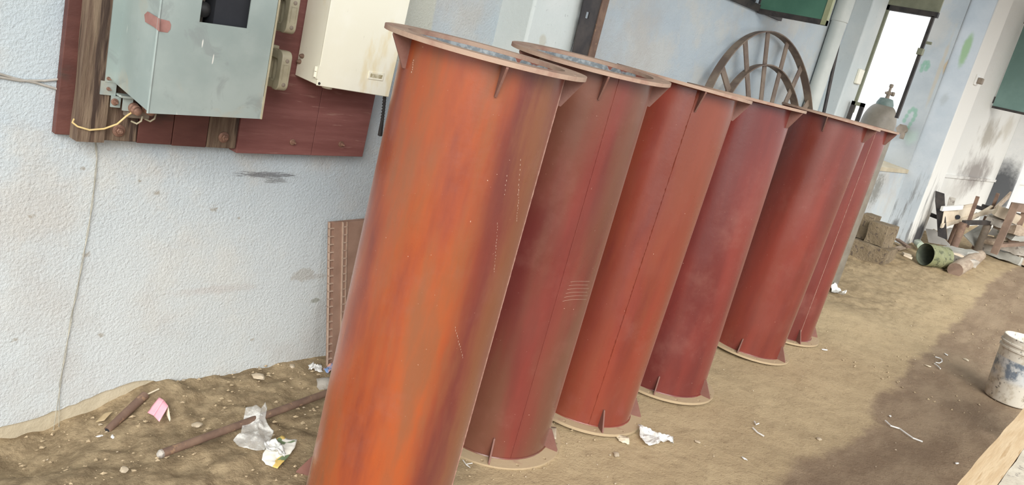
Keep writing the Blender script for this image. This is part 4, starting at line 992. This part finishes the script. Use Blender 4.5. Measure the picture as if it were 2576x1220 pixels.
sheetp([(2475, 600), (2512, 600), (2506, 632), (2470, 632)], [10.7] * 4, 'rubble', 'grey_slab', 'grey slab leaning beside the brown timber post', 'slab', group='leaning sheets')
# brown timber frame at the right edge
tf = thing('old_bench', 'brown timber bench frame among the scrap at the right edge', 'bench frame', ag(2520, 640))
for a, Xa, b, Xb, w in (((2556, 512), 10.4, (2502, 634), 10.4, 0.07), ((2580, 530), 10.7, (2545, 606), 10.7, 0.06), ((2545, 560), 11.2, (2530, 610), 11.2, 0.05)):
    pa_, pb_ = atx(*a, Xa), atx(*b, Xb); pb_ = Vector((pb_.x, pa_.y + (pb_.y - pa_.y) * 1.0, max(pb_.z - 0.02, gz(pb_.x, pb_.y) - 0.03)))
    part('post', MB().bar(pb_, pa_, w, w), 'brownwood', tf)
part('top_rail', bt(MB(), (2548, 520), 10.4, (2600, 527), 10.8, 0.07, 0.09), 'brownwood', tf)
part('low_rail', bt(MB(), (2514, 617), 10.45, (2600, 612), 10.7, 0.05, 0.04), 'brownwood', tf)
part('side_rail', bt(MB(), (2470, 518), 11.3, (2575, 545), 11.3, 0.05, 0.05), 'darksteel', tf)
# loose rubble pieces
rr = random.Random(3)
RUBL = ['grey lump of rubble farthest down in the corner heap under the low timber rail', 'pale splinter pile piece at the right edge under the low rail', 'grey sheet fragment in front of the brown timber post', 'weathered wood lump lowest at the right edge', 'grey rubble lump between the two brown timber posts', 'pale fragment behind the tall brown post', 'grey-green fragment between rails at the right edge', 'weathered wood piece left of the tall brown post', 'grey lump between mossy can and log', 'pale piece touching the mossy can bottom', 'grey flat piece behind the log', 'weathered lump below the rear steel rail', 'grey lump under the rear steel rail, left one', 'pale lump sitting highest in the heap under the slanting board']
RUB = [(2545, 655), (2565, 640), (2530, 645), (2570, 670), (2555, 625), (2535, 600), (2560, 590), (2500, 600), (2405, 660), (2390, 655), (2412, 648), (2540, 575), (2520, 560), (2530, 540)]
for k, (u, v) in enumerate(RUB):
    p = ag(u, min(v, 668)); 
    if p.x > 11.2: p = atx(u, v, 11.0 - 0.03 * k); p.z = max(p.z - 0.05, gz(p.x, p.y))
    solo('rubble_piece', rough_block(p, (0.16 + rr.random() * 0.22, 0.12 + rr.random() * 0.16, 0.04 + rr.random() * 0.07), rr.random() * 3, 20 + k, 0.025, rr.uniform(-0.3, 0.3)), ('rubble', 'scrapwood', 'sheet', 'oldwood')[k % 4], RUBL[k], 'rubble', 'rubble in the scrap heap')
for k, (u, v, du, dv, m_) in enumerate(((2255, 630, 24, -6, 'oldwood'), (2268, 645, 20, 4, 'scrapwood'), (2252, 612, 30, 18, 'brownwood'), (2268, 655, 22, 6, 'scrapwood'))):
    a, b = ag(u, v, 0.02 + 0.015 * k), ag(u + du, v + dv, 0.02 + 0.01 * k)
    solo('wood_offcut', MB().bar(a, b, 0.06, 0.02), m_, ['grey wood offcut on the soil right of the stone blocks', 'pale wood offcut below the bottle', 'brown stick running from the stone blocks towards the bottle', 'flat pale wood chip in front of the bottle'][k], 'offcut', 'wood offcuts by the blocks')
# white rag by the gas cylinder
p = ag(2102, 735, 0.01)
solo('white_rag', MB().sheet([p + Vector((-0.08, -0.05, 0)), p + Vector((0.07, -0.07, 0)), p + Vector((0.09, 0.06, 0.02)), p + Vector((-0.05, 0.07, 0.02))], 14, 12, 0.06, 5, 16, 0.03), 'whitepaper', 'crumpled white rag on the soil at the foot of the gas cylinder', 'rag')

# ================================================================== LITTER ON THE NEAR SOIL
ra_, rb_ = ag(402, 1152, 0.014), ag(830, 1002, 0.03)
rod = thing('steel_rod', 'long rusty steel rod lying on the soil left of the near pipe', 'rod', ra_)
part('shaft', MB().tube([ra_, ra_.lerp(rb_, 0.5), rb_], 0.0135, 14), 'rust', rod)
part('wrapped_tip', MB().lathe([(0.0, -0.010), (0.007, -0.009), (0.0138, 0.0), (0.0138, 0.006)], 12, ra_, rb_ - ra_), 'rubble', rod)
s0, s1 = ag(270, 1082, -0.001), ag(364, 1004, 0.016)
hs = thing('buried_pipe', 'short brown pipe half buried in the soil at the wall foot', 'pipe', s0)
part('tube', MB().tube([s0, s0.lerp(s1, 0.4), s1], [0.0125, 0.0145, 0.0155], 14), 'rust', hs); part('bore', MB().lathe([(0.009, 0), (0.009, 0.001), (0.0, 0.0012)], 12, s0, s0 - s1), 'hole', hs)
solo('dry_stalk', MB().tube([ag(362, 1008, 0.02), ag(398, 991, 0.02)], 0.0028, 8), 'cream', 'thin straw-coloured stalk beside the half-buried pipe', 'stalk')
# folded pink card packet
P1 = [ag(370, 1046, 0.012), ag(397, 1022, 0.035), ag(420, 1048, 0.04), ag(400, 1068, 0.01)]
pk = thing('pink_packet', 'folded pink card packet lying on the soil near the wall', 'packet', ag(395, 1060))
mid1, mid2 = (P1[0] + P1[3]) / 2 + Vector((0, 0, 0.006)), (P1[1] + P1[2]) / 2 + Vector((0, 0, 0.006))
for nm, cs in (('upper_panel', [P1[1], mid2, mid1, P1[0]]), ('lower_panel', [mid2, P1[2], P1[3], mid1])):
    solid(part(nm, MB().sheet(cs, 5, 5, 0.003, 3, 30), 'pink', pk), 0.0012)
solid(part('inner_flap', MB().sheet([P1[2], ag(429, 1058, 0.006), ag(427, 1062, 0.002), ag(416, 1050, 0.015)], 3, 3, 0.001, 1), 'cream', pk), 0.001)
# clear plastic bag over the rod
bg_ = [ag(u, v, h) for u, v, h in ((614, 1050, 0.035), (640, 1046, 0.04), (652, 1055, 0.045), (662, 1042, 0.05), (668, 1050, 0.04), (664, 1072, 0.03), (674, 1082, 0.02), (688, 1090, 0.008), (676, 1124, 0.006), (664, 1138, 0.006), (640, 1138, 0.006), (600, 1128, 0.006), (586, 1110, 0.006), (604, 1100, 0.012))]
o = solo('plastic_bag', MB().blobsheet(bg_, 10, 0.010, 2, 16), 'plastic', 'clear crumpled plastic bag draped over the steel rod', 'bag', ang=60); solid(o, 0.0005)
wr_ = [ag(u, v, h) for u, v, h in ((660, 1148, 0.006), (684, 1118, 0.012), (706, 1108, 0.016), (745, 1118, 0.014), (740, 1136, 0.012), (720, 1160, 0.008), (697, 1182, 0.004), (674, 1172, 0.004), (658, 1160, 0.004))]
wp_ = thing('paper_wrapper', 'crumpled printed paper wrapper beside the clear plastic bag', 'wrapper', ag(700, 1150))
solid(part('printed_sheet', MB().blobsheet(wr_, 9, 0.008, 4, 22), 'wrapper', wp_), 0.0007)
solid(part('white_fold', MB().blobsheet([ag(u, v, 0.022) for u, v in ((662, 1124), (690, 1120), (706, 1134), (716, 1160), (712, 1166), (694, 1154), (668, 1144))], 8, 0.012, 6, 30), 'whitepaper', wp_), 0.0007)
p = ag(797, 930, 0.004)
solid(solo('tissue_scrap', MB().sheet([ag(776, 924, 0.01), ag(806, 922, 0.01), ag(812, 936, 0.005), ag(780, 938, 0.005)], 10, 8, 0.02, 8, 40, 0.008), 'whitepaper', 'white crumpled tissue on the soil near the wall foot', 'tissue'), 0.001)
solid(solo('blue_wrapper', MB().sheet([ag(812, 934, 0.005), ag(838, 918, 0.02), ag(842, 934, 0.015), ag(824, 942, 0.004)], 8, 8, 0.01, 9, 40, 0.004), 'bluewrap', 'small blue and orange wrapper beside the near pipe', 'wrapper'), 0.0008)
o = solo('plastic_scrap', MB().blobsheet([ag(u, v, h) for u, v, h in ((1602, 1078, 0.02), (1618, 1088, 0.02), (1640, 1096, 0.022), (1662, 1102, 0.015), (1690, 1106, 0.01), (1694, 1118, 0.004), (1670, 1112, 0.006), (1650, 1122, 0.004), (1622, 1122, 0.004), (1608, 1104, 0.006))], 9, 0.014, 11, 26), 'plastic2', 'milky crumpled plastic scrap on the soil by the third pipe', 'plastic scrap'); solid(o, 0.0006)
solid(solo('foil_scrap', MB().sheet([ag(1548, 1098, 0.006), ag(1580, 1104, 0.008), ag(1582, 1118, 0.006), ag(1556, 1110, 0.006)], 8, 6, 0.012, 12, 40, 0.006), 'cream', 'small cream paper scrap lying left of the milky plastic', 'paper scrap'), 0.0008)
# white strings
def string(pts, r, lab, name='white_string'):
    return solo(name, MB().tube([ag(u, v, r * 1.2) for u, v in pts], r, 6), 'whitepaper', lab, 'string', 'white strings on the soil')
string([(2226, 1060), (2240, 1073), (2262, 1080), (2280, 1093), (2296, 1104), (2320, 1113)], 0.004, 'long wavy white string on the damp soil near the bucket')
string([(2352, 899), (2362, 902), (2368, 905), (2369, 911), (2362, 915), (2353, 913)], 0.004, 'curled white string loop on the damp soil left of the bucket')
string([(2350, 916), (2358, 922), (2365, 929)], 0.004, 'tiny white string end below the curled loop')
string([(1893, 1078), (1905, 1090), (1921, 1099)], 0.0035, 'straight white string piece on the dry soil')
string([(1897, 1062), (1901, 1070), (1908, 1067)], 0.0035, 'small forked white string just above the straight piece')
string([(1164, 1158), (1174, 1172), (1182, 1177), (1172, 1169), (1188, 1166)], 0.0016, 'tiny knotted white string beside the second pipe base')
def lump(c, s, rz, seed, amp=0.3):
    import bmesh
    bm = bmesh.new(); bmesh.ops.create_icosphere(bm, subdivisions=2, radius=1.0); M = Matrix.Rotation(rz, 3, 'Z')
    m = MB(); V = []
    for v in bm.verts:
        q = v.co * (1 + noise.noise(v.co * 1.3 + Vector((seed * 5.1, 0, 0))) * amp * 1.6 + noise.noise(v.co * 3.1 + Vector((seed, 9, 0))) * amp * 0.6)
        V.append(Vector(c) + M @ Vector((q.x * s[0] / 2, q.y * s[1] / 2, q.z * s[2] / 2)))
    F = [tuple(v.index for v in f.verts) for f in bm.faces]; bm.free()
    return m.add(V, F)
# loose stones that can be told apart
for k, (u, v, s_, lab) in enumerate(((495, 1070, 0.022, 'pale flat stone on the soil right of the pink packet'), (312, 1182, 0.018, 'small pinkish stone at the lower left of the soil'), (650, 948, 0.032, 'flat tan stone near the wall foot below the smudge'), (462, 957, 0.008, 'tiny white pebble against the wall foot'), (735, 922, 0.02, 'tan stone near the wall left of the tissue'), (1755, 1112, 0.016, 'pebble right of the milky plastic scrap'), (2060, 1105, 0.02, 'small tan pebble pair on the dry soil'), (1550, 1145, 0.022, 'tan stone in front of the third pipe'))):
    p = ag(u, v); solo('loose_stone', lump(p + Vector((0, 0, s_ * 0.1)), (s_ * 1.7, s_ * 1.2, s_ * 0.6), k, 40 + k), 'gravel', lab, 'stone', 'loose stones on the soil')
p = ag(812, 985)
solo('grey_lump', lump(p + Vector((0.03, 0.03, 0.01)), (0.08, 0.07, 0.05), 0.4, 61), 'rubble', 'grey lump on the soil just behind the rod, touching the near pipe outline', 'stone')
solid(solo('fallen_leaf', MB().sheet([ag(240, 1065, 0.004), ag(262, 1046, 0.01), ag(288, 1038, 0.008), ag(262, 1062, 0.004)], 6, 4, 0.004, 3), 'leaf', 'dry tan leaf sliver at the wall foot beside the buried pipe', 'leaf'), 0.0006)
p = ag(1382, 1105, 0.016)
solid(solo('card_scrap', MB().sheet([ag(1372, 1083, 0.02), ag(1396, 1086, 0.02), ag(1396, 1116, 0.02), ag(1384, 1112, 0.02)], 5, 5, 0.002, 4), 'gravel', 'pale card scrap lying on the base flange of the second pipe', 'card scrap'), 0.001)

for k, (u, v, s_, lab) in enumerate(((250, 1098, 0.012, 'white paper bit at the mouth of the buried pipe'), (283, 1100, 0.013, 'forked white bit just right of the buried pipe mouth'), (2074, 880, 0.022, 'white chip on the dry soil right of the rearmost pipe'), (2380, 892, 0.022, 'pale chip above the curled white string'), (2334, 921, 0.022, 'tan chip left of the tiny string end'), (2239, 1047, 0.016, 'white chip just above the long wavy string'), (1872, 1154, 0.016, 'white chip at the edge of the damp patch below the straight string'), (2407, 1166, 0.016, 'white chip on damp soil beside the timber bench'), (2430, 905, 0.03, 'dull tan leaf-shaped chip left of the bucket'))):
    p = ag(u, v, 0.002); solo('pale_chip', lump(p, (s_ * 1.8, s_ * 0.8, s_ * 0.35), k * 1.3, 80 + k, 0.35), 'cream' if k in (4, 8) else 'whitepaper', lab, 'chip', 'pale chips on the soil')
# ---- bucket at the right edge
bc = ag(2544, 1012); bc = Vector((bc.x + 0.02, bc.y + 0.035, gz(bc.x, bc.y)))
bu = thing('plastic_bucket', 'dirty white plastic bucket with grey-blue smears standing on damp soil', 'bucket', bc)
part('shell', MB().lathe([(0.0, 0.000), (0.126, 0.000), (0.132, 0.009), (0.150, 0.324), (0.150, 0.337), (0.158, 0.339), (0.158, 0.350), (0.151, 0.352), (0.152, 0.369), (0.160, 0.372), (0.160, 0.382), (0.152, 0.384), (0.153, 0.416), (0.149, 0.418), (0.146, 0.410), (0.128, 0.013), (0.0, 0.013)], 56, bc), 'bucket', bu, 40)


# ---- timber bench in the lower right corner (top runs parallel to the wall)
zt_ = 0.62
e0, e1 = atz(2393, 1220, zt_), atz(2576, 1037, zt_); ye = (e0.y + e1.y) / 2
bn = thing('timber_bench', 'pale sawn timber bench top with cement dust in the lower right corner', 'bench', (3.0, ye - 0.25, 0.0))
def wobble_plank(y0, y1, mat):
    m = MB(); n = 60; vs = []; fs = []; x0, x1 = 1.45, 5.2
    for i in range(n + 1):
        x = x0 + (x1 - x0) * i / n; w = noise.noise(Vector((x * 6, y0 * 9, 0))) * 0.004
        vs += [(x, y0, zt_ - 0.04), (x, y1 + w, zt_ - 0.04), (x, y1 + w, zt_), (x, y0, zt_)]
    for i in range(n):
        a, b = i * 4, i * 4 + 4
        for j in range(4): fs.append((a + j, a + (j + 1) % 4, b + (j + 1) % 4, b + j))
    fs += [(3, 2, 1, 0), tuple(n * 4 + j for j in range(4))]
    return m.add(vs, fs)
part('top_plank', wobble_plank(ye - 0.075, ye, 0), 'wood', bn)
part('top_plank', wobble_plank(ye - 0.30, ye - 0.077, 0), 'dustywood', bn)
for x in (1.6, 5.0):
    for y in (ye - 0.04, ye - 0.26): part('leg', MB().bar((x, y, -0.03), (x, y, zt_ - 0.04), 0.06, 0.06), 'oldwood', bn)

# ---- uncountable grit and clods
def scatter(name, n, mat, label, cat, zone, smin, smax, seed):
    r = random.Random(seed); V = []; F = []
    base = [(1, 0, 0), (-1, 0, 0), (0, 1, 0), (0, -1, 0), (0, 0, 0.7), (0, 0, -0.5)]
    fc = [(0, 2, 4), (2, 1, 4), (1, 3, 4), (3, 0, 4), (2, 0, 5), (1, 2, 5), (3, 1, 5), (0, 3, 5)]
    for _ in range(n):
        x, y = zone(r); s = smin + (smax - smin) * r.random() ** 3
        if min(hypot(x - q[0], y - q[1]) for q in PIPES) < 0.24: continue
        z = gz(x, y) - 0.004; k = len(V); a = r.random() * 6.3
        for (bx_, by_, bz_) in base:
            f = s * (0.6 + 0.8 * r.random()); V.append((x + (bx_ * cos(a) - by_ * sin(a)) * f, y + (bx_ * sin(a) + by_ * cos(a)) * f * 0.7, z + bz_ * f * 0.8 + 0.002))
        F += [tuple(i + k for i in f) for f in fc]
    m = bpy.data.meshes.new(name); m.from_pydata(V, [], F); m.materials.append(MAT[mat])
    o = link(name, m); o['kind'] = 'stuff'; o['label'] = label; o['category'] = cat
scatter('soil_clods', 1500, 'clod', 'small brown soil clods strewn over the ground', 'soil', lambda r: (0.5 + 2.2 * r.random(), 2.48 - 1.1 * r.random() ** 1.3), 0.002, 0.011, 1)
scatter('soil_clods', 700, 'clod', 'dark soil clods on the ground beyond the pipes', 'soil', lambda r: (5.2 + 6 * r.random() ** 1.5, 2.4 - 2.4 * r.random()), 0.003, 0.014, 2)
scatter('pale_grit', 700, 'gravel', 'pale grit and chips scattered over the soil', 'grit', lambda r: (0.6 + 9 * r.random() ** 1.6, 2.4 - 2.3 * r.random()), 0.002, 0.009, 3)
